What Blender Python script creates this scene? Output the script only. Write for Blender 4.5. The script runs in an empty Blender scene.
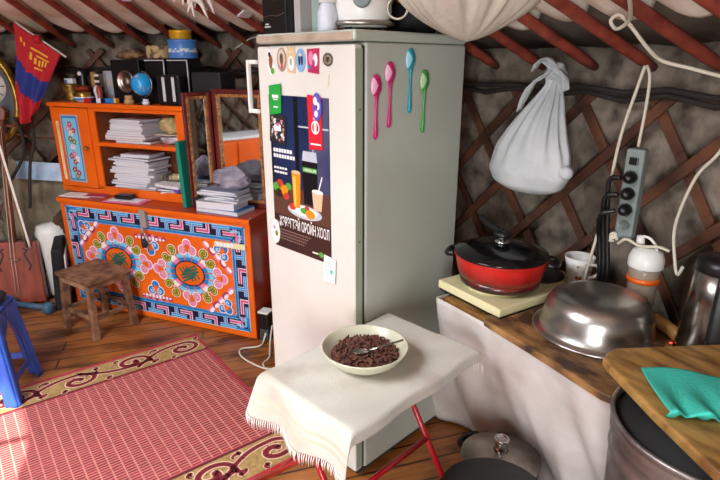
import bpy, bmesh, math, random
from mathutils import Vector, Matrix
random.seed(7)
PI = math.pi
R = math.radians
S = bpy.context.scene
COL = S.collection

# ------------------------------------------------------------------ camera
EYE = 1.43
TH = R(18.27)
FPX = 540.0
cd = bpy.data.cameras.new('camera')
cd.lens = 36.0 * FPX / 720.0
cd.clip_start = 0.02
cam = bpy.data.objects.new('camera', cd)
COL.objects.link(cam)
cam.location = (0, 0, EYE)
cam.rotation_euler = (PI / 2 - TH, 0, 0)
S.camera = cam

# ------------------------------------------------------------------ light
W = bpy.data.worlds.new('world')
S.world = W
W.use_nodes = True
W.node_tree.nodes['Background'].inputs[0].default_value = (0.62, 0.78, 1.0, 1)
W.node_tree.nodes['Background'].inputs[1].default_value = 3.0

def light(name, kind, loc, target, power, color, **kw):
    l = bpy.data.lights.new(name, kind)
    l.energy = power
    l.color = color
    for k, v in kw.items():
        setattr(l, k, v)
    o = bpy.data.objects.new(name, l)
    COL.objects.link(o)
    o.location = loc
    d = Vector(target) - Vector(loc)
    o.rotation_euler = d.to_track_quat('-Z', 'Y').to_euler()
    return o

CROWN = (-1.6, 0.4)
light('sun', 'SUN', (-1.3, -0.8, 4.5), (-1.3 - 0.33, -0.8 + 1.18, 2.0), 9.0, (1.0, 0.93, 0.82), angle=R(0.6))
light('crown_daylight', 'AREA', (CROWN[0], CROWN[1], 2.42), (CROWN[0] + 0.25, CROWN[1] + 0.5, 0), 95, (0.93, 0.97, 1.0), shape='DISK', size=1.3)
light('door_daylight', 'AREA', (-0.75, -2.1, 1.05), (-0.4, 2.0, 0.8), 85, (0.95, 0.97, 1.0), shape='RECTANGLE', size=0.85, size_y=1.5)

S.view_settings.view_transform = 'Standard'
S.view_settings.look = 'None'
S.view_settings.gamma = 1
S.view_settings.use_curve_mapping = False
S.view_settings.exposure = 0.42

# ------------------------------------------------------------------ materials
def lin(h):
    h = h.lstrip('#')
    o = []
    for i in (0, 2, 4):
        c = int(h[i:i + 2], 16) / 255
        o.append(c / 12.92 if c <= 0.04045 else ((c + 0.055) / 1.055) ** 2.4)
    return (*o, 1)

MATS = {}
def mat(name, col, rough=0.6, metal=0.0, col2=None, ns=8.0, stretch=(1, 1, 1), nd=4.0, lo=0.35, hi=0.65,
        bump=0.0, bs=None, spec=None, trans=0.0, alpha=1.0, coat=0.0, sheen=0.0):
    if name in MATS:
        return MATS[name]
    m = bpy.data.materials.new(name)
    m.use_nodes = True
    nt = m.node_tree
    b = nt.nodes['Principled BSDF']
    c = lin(col)
    b.inputs['Base Color'].default_value = c
    b.inputs['Roughness'].default_value = rough
    b.inputs['Metallic'].default_value = metal
    if spec is not None: b.inputs['Specular IOR Level'].default_value = spec
    if trans: b.inputs['Transmission Weight'].default_value = trans
    if alpha < 1: b.inputs['Alpha'].default_value = alpha
    if coat: b.inputs['Coat Weight'].default_value = coat; b.inputs['Coat Roughness'].default_value = 0.15
    if sheen: b.inputs['Sheen Weight'].default_value = sheen
    if col2 or bump:
        tc = nt.nodes.new('ShaderNodeTexCoord')
        mp = nt.nodes.new('ShaderNodeMapping')
        mp.inputs['Scale'].default_value = stretch
        nt.links.new(tc.outputs['Object'], mp.inputs[0])
        n = nt.nodes.new('ShaderNodeTexNoise')
        n.inputs['Scale'].default_value = ns
        n.inputs['Detail'].default_value = nd
        nt.links.new(mp.outputs[0], n.inputs[0])
        if col2:
            r = nt.nodes.new('ShaderNodeValToRGB')
            r.color_ramp.elements[0].position = lo
            r.color_ramp.elements[1].position = hi
            r.color_ramp.elements[0].color = lin(col2)
            r.color_ramp.elements[1].color = c
            nt.links.new(n.outputs[0], r.inputs[0])
            nt.links.new(r.outputs[0], b.inputs['Base Color'])
        if bump:
            n2 = n
            if bs:
                n2 = nt.nodes.new('ShaderNodeTexNoise')
                n2.inputs['Scale'].default_value = bs
                n2.inputs['Detail'].default_value = 5
                nt.links.new(mp.outputs[0], n2.inputs[0])
            bp = nt.nodes.new('ShaderNodeBump')
            bp.inputs['Strength'].default_value = bump
            bp.inputs['Distance'].default_value = 0.01
            nt.links.new(n2.outputs[0], bp.inputs['Height'])
            nt.links.new(bp.outputs[0], b.inputs['Normal'])
    MATS[name] = m
    return m

def brick_mat(name, scale_xy, rot, c1, c2, mortar, bw, rh, ms, off=0.5, rough=0.5, grain=None, bump=0.3):
    m = bpy.data.materials.new(name)
    m.use_nodes = True
    nt = m.node_tree
    b = nt.nodes['Principled BSDF']
    b.inputs['Roughness'].default_value = rough
    tc = nt.nodes.new('ShaderNodeTexCoord')
    mp = nt.nodes.new('ShaderNodeMapping')
    mp.inputs['Rotation'].default_value = (0, 0, rot)
    nt.links.new(tc.outputs['Object'], mp.inputs[0])
    br = nt.nodes.new('ShaderNodeTexBrick')
    br.offset = off
    br.inputs['Scale'].default_value = 1
    br.inputs['Color1'].default_value = lin(c1)
    br.inputs['Color2'].default_value = lin(c2)
    br.inputs['Mortar'].default_value = lin(mortar)
    br.inputs['Brick Width'].default_value = bw
    br.inputs['Row Height'].default_value = rh
    br.inputs['Mortar Size'].default_value = ms
    br.inputs['Mortar Smooth'].default_value = 0.3
    nt.links.new(mp.outputs[0], br.inputs[0])
    out = br.outputs[0]
    if grain:
        for (st, ns, col, lo, hi, fac) in grain:
            m2 = nt.nodes.new('ShaderNodeMapping')
            m2.inputs['Rotation'].default_value = (0, 0, rot)
            nt.links.new(tc.outputs['Object'], m2.inputs[0])
            m3 = nt.nodes.new('ShaderNodeMapping')
            m3.inputs['Scale'].default_value = st
            nt.links.new(m2.outputs[0], m3.inputs[0])
            n = nt.nodes.new('ShaderNodeTexNoise')
            n.inputs['Scale'].default_value = ns
            n.inputs['Detail'].default_value = 6
            nt.links.new(m3.outputs[0], n.inputs[0])
            r = nt.nodes.new('ShaderNodeMapRange')
            r.inputs['From Min'].default_value = lo
            r.inputs['From Max'].default_value = hi
            r.inputs['To Max'].default_value = fac
            nt.links.new(n.outputs[0], r.inputs['Value'])
            mx = nt.nodes.new('ShaderNodeMix')
            mx.data_type = 'RGBA'
            nt.links.new(r.outputs[0], mx.inputs['Factor'])
            nt.links.new(out, mx.inputs['A'])
            mx.inputs['B'].default_value = lin(col)
            out = mx.outputs['Result']
    nt.links.new(out, b.inputs['Base Color'])
    if bump:
        bp = nt.nodes.new('ShaderNodeBump')
        bp.inputs['Strength'].default_value = bump
        bp.inputs['Distance'].default_value = 0.004
        bp.invert = True
        nt.links.new(br.outputs['Fac'], bp.inputs['Height'])
        nt.links.new(bp.outputs[0], b.inputs['Normal'])
    MATS[name] = m
    return m

M = {
 'orange': mat('orange paint', '#ee6a12', 0.38, col2='#d95a10', ns=3, coat=0.2),
 'orange_top': mat('worn red orange paint', '#b23a1a', 0.35, col2='#8e2a14', ns=5, coat=0.3),
 'cab_in': mat('brown cabinet inside', '#8a4a26', 0.6, col2='#6e3a20', ns=5),
 'cab_side': mat('dark red cabinet side', '#8c2a16', 0.4, col2='#6e1f12', ns=6),
 'felt': mat('grey felt', '#938676', 0.95, col2='#453b32', ns=13, nd=14, lo=0.30, hi=0.66, bump=0.6, bs=30),
 'felt_roof': mat('roof felt', '#7c7166', 0.95, col2='#5c5148', ns=9, nd=8, bump=0.4, bs=40),
 'lining': mat('off white lining cloth', '#efe6d8', 0.9, col2='#c9bba6', ns=4, bump=0.5, bs=14),
 'pole': mat('red painted pole', '#a34936', 0.6, col2='#742f25', ns=14, stretch=(1, 1, 1), bump=0.1),
 'lattice': mat('brown lattice wood', '#6e432c', 0.65, col2='#3d241a', ns=9),
 'rope': mat('dark rope', '#2b2420', 0.9),
 'stoolwood': mat('scuffed brown wood', '#94694b', 0.7, col2='#563726', ns=18, stretch=(1, 1, 1), nd=8, bump=0.3),
 'paleedge': mat('bare pale wood', '#b08a66', 0.7, col2='#8a6446', ns=20),
 'fridge': mat('white fridge enamel', '#ddd8d0', 0.32, col2='#d2cec2', ns=2.5, coat=0.2),
 'fridge_edge': mat('grey green fridge edge', '#a9b39c', 0.4),
 'fridge_top': mat('tan worn fridge top', '#b9a997', 0.5, col2='#9c8975', ns=12, stretch=(1, 6, 1)),
 'gasket': mat('dark gasket', '#3a3a36', 0.7),
 'white': mat('white plastic', '#e8e6e0', 0.35),
 'whitepaper': mat('white paper', '#e4e4e6', 0.8),
 'black': mat('black plastic', '#121214', 0.35),
 'blackmatte': mat('black matte', '#17171a', 0.7),
 'chrome': mat('chrome', '#cfcfcf', 0.18, 1.0),
 'steel': mat('brushed steel', '#b3ada6', 0.24, 1.0, col2='#8f8984', ns=10, nd=6, bump=0.05),
 'steel_dull': mat('dull steel', '#b9b2aa', 0.34, 1.0, col2='#938c85', ns=14, nd=6),
 'galv': mat('galvanized steel', '#a39c99', 0.42, 0.8, col2='#7d7471', ns=14, nd=6, bump=0.1),
 'gold': mat('brass gold', '#c39a48', 0.35, 0.8, col2='#8d6a2c', ns=20),
 'red_enamel': mat('red enamel', '#b8141a', 0.3, coat=0.5),
 'dark_enamel': mat('burnt dark enamel', '#2c0f10', 0.4),
 'redtube': mat('red painted tube', '#b3121f', 0.3, coat=0.4),
 'cream': mat('cream enamel', '#e3d9a8', 0.4, col2='#cfc18c', ns=12, lo=0.3, hi=0.45),
 'bowl': mat('cream enamel bowl', '#cfccb2', 0.35, coat=0.3),
 'seeds': mat('dried brown morsels', '#7a4a38', 0.7, col2='#4a2a22', ns=60),
 'cloth': mat('cream table cloth', '#cfcabe', 0.95, col2='#b9ab9a', ns=5, nd=7, lo=0.3, hi=0.5, bump=0.22, bs=260),
 'fringe': mat('white fringe yarn', '#e9e4da', 0.95),
 'stripe': mat('beige cloth stripe', '#d3bda8', 0.95),
 'curtain': mat('greyish white curtain', '#d8cfca', 0.9, col2='#bfb3ab', ns=6, nd=5),
 'board': mat('worn chopping board', '#a87a48', 0.55, col2='#3f2614', ns=9, nd=12, stretch=(1, 2.2, 1), lo=0.40, hi=0.62, bump=0.25, bs=40),
 'board2': mat('yellow brown board', '#b98c4c', 0.5, col2='#7a5126', ns=6, nd=12, stretch=(1.6, 5, 1), lo=0.34, hi=0.60, bump=0.25, bs=40),
 'turq': mat('turquoise cloth', '#45cdb8', 0.9, bump=0.25, bs=150),
 'bag': mat('grey white cotton', '#c3c6c6', 0.9, col2='#a9adae', ns=5, bump=0.2, bs=60),
 'blueplastic': mat('blue plastic', '#3566d0', 0.35),
 'fiddle': mat('red brown varnish', '#98452f', 0.35, col2='#6e2c20', ns=4, stretch=(6, 1, 1), coat=0.3),
 'woodmid': mat('mid brown wood', '#8a5134', 0.5, col2='#6b3b26', ns=6),
 'sack': mat('khaki grey sack', '#8a7f69', 0.95, col2='#5c5242', ns=7, nd=9, bump=0.6, bs=25),
 'cable': mat('off white cable', '#cfc7b4', 0.5),
 'strip': mat('grey power strip', '#7f8a86', 0.5),
 'glassc': mat('mirror glass', '#e8ecec', 0.03, 1.0),
 'redframe': mat('dark red frame', '#6b1d17', 0.4, col2='#4a130f', ns=10),
 'carved': mat('carved gilt frame', '#b9803f', 0.4, col2='#6b3a1c', ns=60, bump=0.6, bs=70),
 'flagred': mat('flag red', '#b01824', 0.85),
 'flagblue': mat('flag blue', '#23307c', 0.85),
 'yellow': mat('flag yellow', '#e0a628', 0.8),
 'knot': mat('knot green', '#1d6b52', 0.5),
 'p_navy': mat('paint navy', '#10183c', 0.45),
 'p_blue': mat('paint blue', '#2277bd', 0.45),
 'p_lblue': mat('paint light blue', '#7cc2e0', 0.45),
 'p_white': mat('paint white', '#efe3e4', 0.45),
 'p_pink': mat('paint pink', '#df7fa4', 0.45),
 'p_magenta': mat('paint magenta', '#a82a5c', 0.45),
 'p_red': mat('paint red', '#b82420', 0.45),
 'p_olive': mat('paint olive', '#7d7a1c', 0.45),
 'r_gold': mat('rug gold', '#b5935c', 0.95, col2='#9a7a48', ns=60),
 'r_red': mat('rug red', '#8f1f30', 0.95, col2='#7a1828', ns=60),
 'r_cream': mat('rug cream', '#dcc0a0', 0.95),
 'r_edge': mat('rug edge red', '#a83340', 0.95),
 'r_dark': mat('rug dark line', '#5a1a22', 0.95),
}
M['rug'] = brick_mat('woven rug field', 1, 0, '#7c1828', '#9c2434', '#cf8478', 0.040, 0.0150, 0.0034, 0.0, 0.95,
                     grain=[((1, 1, 1), 3, '#c56a6e', 0.45, 0.8, 0.35), ((24, 60, 1), 1, '#5a1526', 0.5, 0.8, 0.5)], bump=0.4)
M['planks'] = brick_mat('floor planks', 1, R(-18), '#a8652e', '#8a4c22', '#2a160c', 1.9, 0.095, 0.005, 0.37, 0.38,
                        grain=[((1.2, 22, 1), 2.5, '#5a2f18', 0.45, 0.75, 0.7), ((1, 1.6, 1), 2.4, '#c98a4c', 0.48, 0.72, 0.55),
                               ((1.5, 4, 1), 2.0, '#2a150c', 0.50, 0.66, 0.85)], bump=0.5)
for i, c in enumerate(['#bdb9c0', '#a9acbe', '#d2d0d4', '#aaa4a2', '#7d8498', '#c6bba6', '#686e84', '#e6e2e0']):
    M['pap%d' % i] = mat('paper tone %d' % i, c, 0.8)

# ------------------------------------------------------------------ mesh builder
class MB:
    def __init__(s): s.v = []; s.f = []; s.m = []; s.sm = []
    def add(s, vs, fs, mi=0, smooth=False):
        o = len(s.v)
        s.v += [tuple(v) for v in vs]
        for f in fs:
            s.f.append(tuple(i + o for i in f)); s.m.append(mi); s.sm.append(smooth)
        return s
    def box(s, x0, x1, y0, y1, z0, z1, mi=0, T=None):
        vs = [(x, y, z) for z in (z0, z1) for y in (y0, y1) for x in (x0, x1)]
        if T is not None: vs = [T @ Vector(v) for v in vs]
        return s.add(vs, [(0, 2, 3, 1), (4, 5, 7, 6), (0, 1, 5, 4), (1, 3, 7, 5), (3, 2, 6, 7), (2, 0, 4, 6)], mi)
    def bar(s, a, b, w, h, mi=0, up=(0, 0, 1), w2=None, h2=None):
        a = Vector(a); b = Vector(b); d = (b - a).normalized(); up = Vector(up)
        if abs(d.dot(up)) > 0.98: up = Vector((0, 1, 0))
        x = d.cross(up).normalized(); y = x.cross(d).normalized()
        w2 = w if w2 is None else w2; h2 = h if h2 is None else h2
        vs = []
        for p, ww, hh in ((a, w, h), (b, w2, h2)):
            for i, j in ((-1, -1), (1, -1), (1, 1), (-1, 1)):
                vs.append(p + x * i * ww / 2 + y * j * hh / 2)
        return s.add(vs, [(3, 2, 1, 0), (4, 5, 6, 7), (0, 1, 5, 4), (1, 2, 6, 5), (2, 3, 7, 6), (3, 0, 4, 7)], mi)
    def tube(s, pts, r, n=8, mi=0, closed=False, caps=True):
        pts = [Vector(p) for p in pts]; k = len(pts)
        rs = r if isinstance(r, (list, tuple)) else [r] * k
        vs = []; prev = None
        for i, p in enumerate(pts):
            if closed: d = pts[(i + 1) % k] - pts[i - 1]
            else: d = pts[min(i + 1, k - 1)] - pts[max(i - 1, 0)]
            if d.length < 1e-9: d = Vector((0, 0, 1))
            d.normalize()
            if prev is None:
                x = d.orthogonal().normalized()
            else:
                x = (prev - d * prev.dot(d))
                x = x.normalized() if x.length > 1e-6 else d.orthogonal().normalized()
            prev = x; y = d.cross(x)
            for j in range(n):
                a = 2 * PI * j / n
                vs.append(p + (x * math.cos(a) + y * math.sin(a)) * rs[i])
        fs = []
        for i in range(k if closed else k - 1):
            for j in range(n):
                a = i * n + j; b = i * n + (j + 1) % n; i2 = (i + 1) % k
                fs.append((a, b, i2 * n + (j + 1) % n, i2 * n + j))
        if caps and not closed:
            fs.append(tuple(range(n - 1, -1, -1))); fs.append(tuple((k - 1) * n + j for j in range(n)))
        return s.add(vs, fs, mi, True)
    def lathe(s, prof, n=40, c=(0, 0, 0), mi=0, T=None, sx=1, sy=1, wob=None):
        vs = []; fs = []; k = len(prof)
        for (r, z) in prof:
            for j in range(n):
                a = 2 * PI * j / n
                rr = r * (wob(a, z) if wob else 1)
                v = Vector((c[0] + rr * math.cos(a) * sx, c[1] + rr * math.sin(a) * sy, c[2] + z))
                vs.append(T @ v if T is not None else v)
        for i in range(k - 1):
            for j in range(n):
                fs.append((i * n + j, i * n + (j + 1) % n, (i + 1) * n + (j + 1) % n, (i + 1) * n + j))
        if prof[0][0] > 1e-6: fs.append(tuple(range(n - 1, -1, -1)))
        if prof[-1][0] > 1e-6: fs.append(tuple((k - 1) * n + j for j in range(n)))
        return s.add(vs, fs, mi, True)
    def grid(s, fn, nu, nv, mi=0, smooth=True, closeu=False, flip=False):
        vs = [fn(i / nu, j / nv) for j in range(nv + 1) for i in range(nu + (0 if closeu else 1))]
        w = nu if closeu else nu + 1
        fs = []
        for j in range(nv):
            for i in range(nu):
                a = j * w + i; b = j * w + (i + 1) % w; c = (j + 1) * w + (i + 1) % w; d = (j + 1) * w + i
                fs.append((d, c, b, a) if flip else (a, b, c, d))
        if callable(mi):
            o = len(s.v); s.v += [tuple(v) for v in vs]
            for q, f in enumerate(fs):
                s.f.append(tuple(i + o for i in f)); s.m.append(mi((q % nu + .5) / nu, (q // nu + .5) / nv)); s.sm.append(smooth)
            return s
        return s.add(vs, fs, mi, smooth)
    def poly(s, pts, mi=0): return s.add(pts, [tuple(range(len(pts)))], mi)
    def prism(s, pts, z0, z1, mi=0, f=None):
        f = f or (lambda x, y, z: (x, y, z)); n = len(pts)
        vs = [f(x, y, z0) for x, y in pts] + [f(x, y, z1) for x, y in pts]
        fs = [tuple(range(n - 1, -1, -1)), tuple(range(n, 2 * n))] + [(i, (i + 1) % n, n + (i + 1) % n, n + i) for i in range(n)]
        return s.add(vs, fs, mi)
    def build(s, name, mats, parent=None, bevel=0, seg=2, solid=0, subsurf=0, loc=None, rot=None):
        me = bpy.data.meshes.new(name)
        me.from_pydata(s.v, [], s.f)
        if not isinstance(mats, (list, tuple)): mats = [mats]
        for m in mats: me.materials.append(m)
        for p, mi, sm in zip(me.polygons, s.m, s.sm):
            p.material_index = mi; p.use_smooth = sm
        bm = bmesh.new(); bm.from_mesh(me)
        if not solid and not getattr(s, 'flat', False): bmesh.ops.recalc_face_normals(bm, faces=bm.faces)
        bm.to_mesh(me); bm.free(); me.update()
        o = bpy.data.objects.new(name, me)
        COL.objects.link(o)
        if parent is not None: o.parent = parent
        if loc is not None: o.location = loc
        if rot is not None: o.rotation_euler = rot
        if solid:
            q = o.modifiers.new('solid', 'SOLIDIFY'); q.thickness = solid; q.offset = 0
        if subsurf:
            q = o.modifiers.new('sub', 'SUBSURF'); q.levels = subsurf; q.render_levels = subsurf
        if bevel:
            q = o.modifiers.new('bevel', 'BEVEL'); q.width = bevel; q.segments = seg; q.limit_method = 'ANGLE'; q.angle_limit = R(40)
        return o

def thing(name, label, cat, loc=(0, 0, 0), rz=0, group=None):
    o = bpy.data.objects.new(name, None)
    COL.objects.link(o); o.empty_display_size = 0.05
    o.location = loc; o.rotation_euler = (0, 0, rz)
    return tag(o, label, cat, group)
def tag(o, label, cat, group=None):
    o['label'] = label; o['category'] = cat; o['kind'] = 'thing'
    if group: o['group'] = group
    return o
def structure(o): o['kind'] = 'structure'; return o

# frames of the things standing along the round wall
class Fr:
    def __init__(s, o, deg):
        s.o = Vector(o); s.a = R(deg); s.M = Matrix.Rotation(s.a, 3, 'Z')
    def w(s, x, y, z): return s.o + s.M @ Vector((x, y, z))
CH = Fr((-1.767, 3.091, 0), -21.7)      # chest: x along its front, y to its back
FR = Fr((-0.342, 1.891, 0), -44.66)     # fridge and folding table
KT = Fr((0.259, 1.661, 0), -57.7)       # kitchen counter
def T3(o, rz=0): return Matrix.Translation(o) @ Matrix.Rotation(rz, 4, 'Z')

def smooth(a, b, x):
    t = max(0, min(1, (x - a) / (b - a))); return t * t * (3 - 2 * t)
def catmull(P, n=8):
    P = [Vector(p) for p in P]; out = []
    Q = [P[0] * 2 - P[1]] + P + [P[-1] * 2 - P[-2]]
    for i in range(1, len(Q) - 2):
        for k in range(n):
            t = k / n; a, b, c, d = Q[i - 1], Q[i], Q[i + 1], Q[i + 2]
            out.append(0.5 * ((2 * b) + (c - a) * t + (2 * a - 5 * b + 4 * c - d) * t * t + (3 * b - a - 3 * c + d) * t ** 3))
    out.append(P[-1]); return out

# ------------------------------------------------------------------ round wall, floor, roof
def interp(x, xs, ys):
    if x <= xs[0]: return ys[0]
    for a, b, c, d in zip(xs, xs[1:], ys, ys[1:]):
        if x <= b: return c + (d - c) * (x - a) / (b - a)
    return ys[-1]
def wallR(p):
    p = (p + 180) % 360 - 180
    return interp(p, [-180, -60, 0, 40, 65, 78, 110, 150, 180], [2.9, 2.8, 2.8, 2.8, 2.98, 3.12, 3.14, 2.95, 2.9])
def wallTop(p):
    p = (p + 180) % 360 - 180
    return interp(p, [-180, 0, 50, 68, 120, 180], [1.45, 1.43, 1.43, 1.53, 1.545, 1.45])
def wp(p, z, dr=0.0):
    r = wallR(p) - dr; a = R(p)
    return Vector((CROWN[0] + r * math.cos(a), CROWN[1] + r * math.sin(a), z))
APEX = 2.5
def roof(p, t, dz=0.0):
    f = wp(p, wallTop(p))
    return f + (Vector((CROWN[0], CROWN[1], APEX)) - f) * t + Vector((0, 0, dz))

mb = MB(); mb.flat = True
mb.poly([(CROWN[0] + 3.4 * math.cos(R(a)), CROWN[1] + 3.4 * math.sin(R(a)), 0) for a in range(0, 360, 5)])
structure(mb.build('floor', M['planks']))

DOOR0, DOOR1 = 279, 301
mb = MB()
def felt(u, v):
    p = DOOR1 - 360 + (360 - (DOOR1 - DOOR0)) * u
    z = v * (wallTop(p) + 0.06)
    d = 0.012 * math.sin(p * 1.1 + v * 7) + 0.008 * math.sin(p * 2.7 + v * 13 + 1)
    return wp(p, z, -0.05 + d)
mb.grid(felt, 220, 10)
structure(mb.build('wall_back', M['felt'], solid=0.02))
mb = MB()
def doorwall(u, v):
    p = DOOR0 + (DOOR1 - DOOR0) * u
    return wp(p, v * 1.55, -0.05)
mb.grid(doorwall, 8, 1)
structure(mb.build('door_1', M['orange_top'], solid=0.02))

# lattice of crossing slats fixed to the wall
mb = MB()
ds = 2.8
def slats(sign, dr, tan, step, w):
    n = int(360 / step)
    for k in range(-8, 46):
        p0 = -20 + k * step
        pts = []
        zt = 1.5
        N = 9
        for i in range(N + 1):
            z = 0.03 + (zt - 0.03) * i / N
            s = (z / tan) / 2.9 * 180 / PI * sign
            p = p0 + s
            if z > wallTop(p) + 0.02: break
            pts.append((p, z))
        for (pa, za), (pb, zb) in zip(pts, pts[1:]):
            L = math.hypot((pb - pa) * PI / 180 * 2.9, zb - za)
            nx = -(zb - za) / L; nz = (pb - pa) * PI / 180 * 2.9 / L
            vs = []
            for (p, z) in ((pa, za), (pb, zb)):
                for s_ in (-1, 1):
                    for d_ in (0, 0.013):
                        vs.append(wp(p + nx * s_ * w / 2 / 2.9 * 180 / PI, z + nz * s_ * w / 2, dr + d_))
            mb.add(vs, [(0, 1, 3, 2), (4, 6, 7, 5), (0, 4, 5, 1), (2, 3, 7, 6), (1, 5, 7, 3), (0, 2, 6, 4)])
slats(1, -0.018, 1.35, 5.6, 0.034)
slats(-1, 0.0, 0.98, 5.6, 0.034)
structure(mb.build('wall_lattice', M['lattice'], bevel=0.002, seg=1))
mb = MB()
mb.tube([wp(p, 1.345 + 0.01 * math.sin(p) + (wallTop(p) - 1.43) * 0.4, 0.03) for p in range(-25, 125, 3)], 0.009, 8)
mb.tube([wp(p, 1.325 + 0.012 * math.sin(p + 1) + (wallTop(p) - 1.43) * 0.4, 0.03) for p in range(-25, 125, 3)], 0.009, 8)
structure(mb.build('trim_1', M['rope']))

# roof: felt cone, white lining with a scalloped edge, crown opening
mb = MB()
mb.grid(lambda u, v: roof(360 * u, -0.02 + v * 0.76, 0.075 + 0.008 * math.sin(u * 300) * math.sin(v * 20)), 180, 12, closeu=True)
structure(mb.build('ceiling', M['felt_roof'], solid=0.02))
STEP = 4.3
POLE0 = 28.1 + 4.25 * -4
pole_phi = [15.3, 19.5, 23.8, 28.1, 32.3, 36.6, 40.9, 45.2, 49.5, 53.8, 58.1, 62.5, 66.9, 71.5, 75.9, 80.2, 84.5, 88.8, 93.1, 97.4, 101.7]
allp = [pole_phi[0] - 4.3 * k for k in range(6, 0, -1)] + pole_phi + [101.7 + 4.3 * k for k in range(1, 7)]
def lining(u, v):
    x = u * (len(allp) - 1); i = min(int(x), len(allp) - 2); f = x - i
    p = allp[i] + (allp[i + 1] - allp[i]) * f
    sag = math.sin(PI * f)
    te = interp(p, [50, 66], [0.097, 0.068]) - interp(p, [50, 66], [0.014, 0.026]) * sag ** 0.7 + 0.004 * math.sin(i * 2.3)
    t = te + (0.74 - te) * v ** 1.4
    dz = 0.040 - 0.022 * sag + 0.006 * math.sin(i * 5 + v * 40) * sag
    dz -= 0.006 * sag * max(0, 1 - v * 9)
    return roof(p, t, dz)
mb = MB(); mb.grid(lining, (len(allp) - 1) * 8, 30)
structure(mb.build('ceiling_lining', M['lining'], solid=0.003))
mb = MB()
mb.tube([roof(a, 0.745, 0.03) for a in range(0, 360, 6)], 0.05, 10, closed=True)
for a in range(0, 180, 30):
    p, q = roof(a, 0.745, 0.04), roof(a + 180, 0.745, 0.04)
    c = (p + q) / 2 + Vector((0, 0, 0.12))
    mb.tube(catmull([p, c, q], 6), 0.018, 6)
structure(mb.build('trim_2', M['pole']))
mb = MB()
mb.flat = True
def pole_label(i): return POLE_LABELS.get(i, 'red roof pole beyond the edge of the view, number %d from the kitchen side' % i)
POLE_LABELS = {
 19.5: 'short end of a red roof pole in the top right corner',
 23.8: 'red roof pole meeting the wall at the far right, above the white cable',
 28.1: 'red roof pole ending just above the grey power strip',
 32.3: 'red roof pole ending right of the hanging cotton bag',
 36.6: 'red roof pole passing behind the knot of the hanging cotton bag',
 40.9: 'red roof pole hidden beside the white bundle over the fridge',
 45.2: 'red roof pole above the back corner of the fridge',
 62.5: 'red roof pole ending behind the black boxes on the fridge',
 66.9: 'red roof pole closest to the left side of the fridge top',
 71.5: 'red roof pole ending above the big red mirror frame',
 75.9: 'red roof pole ending just right of the blue and yellow tins',
 80.2: 'red roof pole running down behind the blue and yellow tins',
 84.5: 'red roof pole ending above the stone coloured round box and globe',
 88.8: 'red roof pole ending above the small picture frame on the cabinet',
 93.1: 'red roof pole ending above the brass vase, just right of the flag',
 97.4: 'red roof pole from which the red and blue flag hangs',
}
HIDDEN = {15.3: 'red roof pole just outside the right edge of the view', 49.5: 'red roof pole wholly behind the white bundle over the fridge', 53.8: 'red roof pole behind the white cooker on the fridge', 58.1: 'red roof pole behind the white bottle on the fridge', 101.7: 'red roof pole just outside the left edge, beyond the flag'}
for p in pole_phi:
    a = roof(p, -0.012, -0.005); b = roof(p, 0.75, 0.0)
    mb = MB()
    mb.tube([a + (b - a) * k for k in (0, 0.03, 0.5, 1)], [0.013, 0.0175, 0.017, 0.015], 10)
    if p in POLE_LABELS:
        tag(mb.build('roof_pole', M['pole']), POLE_LABELS[p], 'roof pole', 'red poles carrying the roof')
    else:
        tag(mb.build('roof_pole', M['pole']), HIDDEN.get(p, 'red roof pole hidden from view past the edge of the frame'), 'roof pole', 'red poles carrying the roof')
# ------------------------------------------------------------------ flat painting helpers
class Paint:
    """strokes lying on a plane; f(x, y, layer) gives the point"""
    def __init__(s, mb, f): s.mb = mb; s.f = f; s.k = 0
    def poly(s, pts, mi, L):
        s.mb.add([s.f(x, y, L) for x, y in pts], [tuple(range(len(pts)))], mi)
    def rect(s, x0, x1, y0, y1, mi, L): s.poly([(x0, y0), (x1, y0), (x1, y1), (x0, y1)], mi, L)
    def disc(s, x, y, rx, ry, mi, L, n=20, a=0):
        s.poly([(x + rx * math.cos(t) * math.cos(a) - ry * math.sin(t) * math.sin(a), y + rx * math.cos(t) * math.sin(a) + ry * math.sin(t) * math.cos(a)) for t in [2 * PI * i / n for i in range(n)]], mi, L)
    def line(s, pts, w, mi, L, taper=1.0, ends=True):
        n = len(pts); l = []; r = []
        for i, (x, y) in enumerate(pts):
            a = pts[max(i - 1, 0)]; b = pts[min(i + 1, n - 1)]
            dx, dy = b[0] - a[0], b[1] - a[1]; d = math.hypot(dx, dy) or 1
            k = 1
            if 0 < i < n - 1:
                d1 = math.hypot(x - a[0], y - a[1]) or 1; d2 = math.hypot(b[0] - x, b[1] - y) or 1
                c = ((x - a[0]) * (b[0] - x) + (y - a[1]) * (b[1] - y)) / d1 / d2
                k = 1 / max(0.5, math.sqrt(max(0.0, (1 + c) / 2)))
                dx = (x - a[0]) / d1 + (b[0] - x) / d2; dy = (y - a[1]) / d1 + (b[1] - y) / d2; d = math.hypot(dx, dy) or 1
            ww = w * (1 + (taper - 1) * i / max(1, n - 1)) / 2 * k
            l.append((x - dy / d * ww, y + dx / d * ww)); r.append((x + dy / d * ww, y - dx / d * ww))
        vs = [s.f(x, y, L) for x, y in l + r]
        s.mb.add(vs, [(i, i + 1, n + i + 1, n + i) for i in range(n - 1)], mi)
        if ends and w > 0.004:
            s.disc(*pts[0], w / 2, w / 2, mi, L, 10); s.disc(*pts[-1], w * taper / 2, w * taper / 2, mi, L, 10)
    def multi(s, pts, ws, L, taper=1.0, ends=True):
        for i, (w, mi) in enumerate(ws): s.line(pts, w, mi, L + i, taper, ends)
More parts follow.
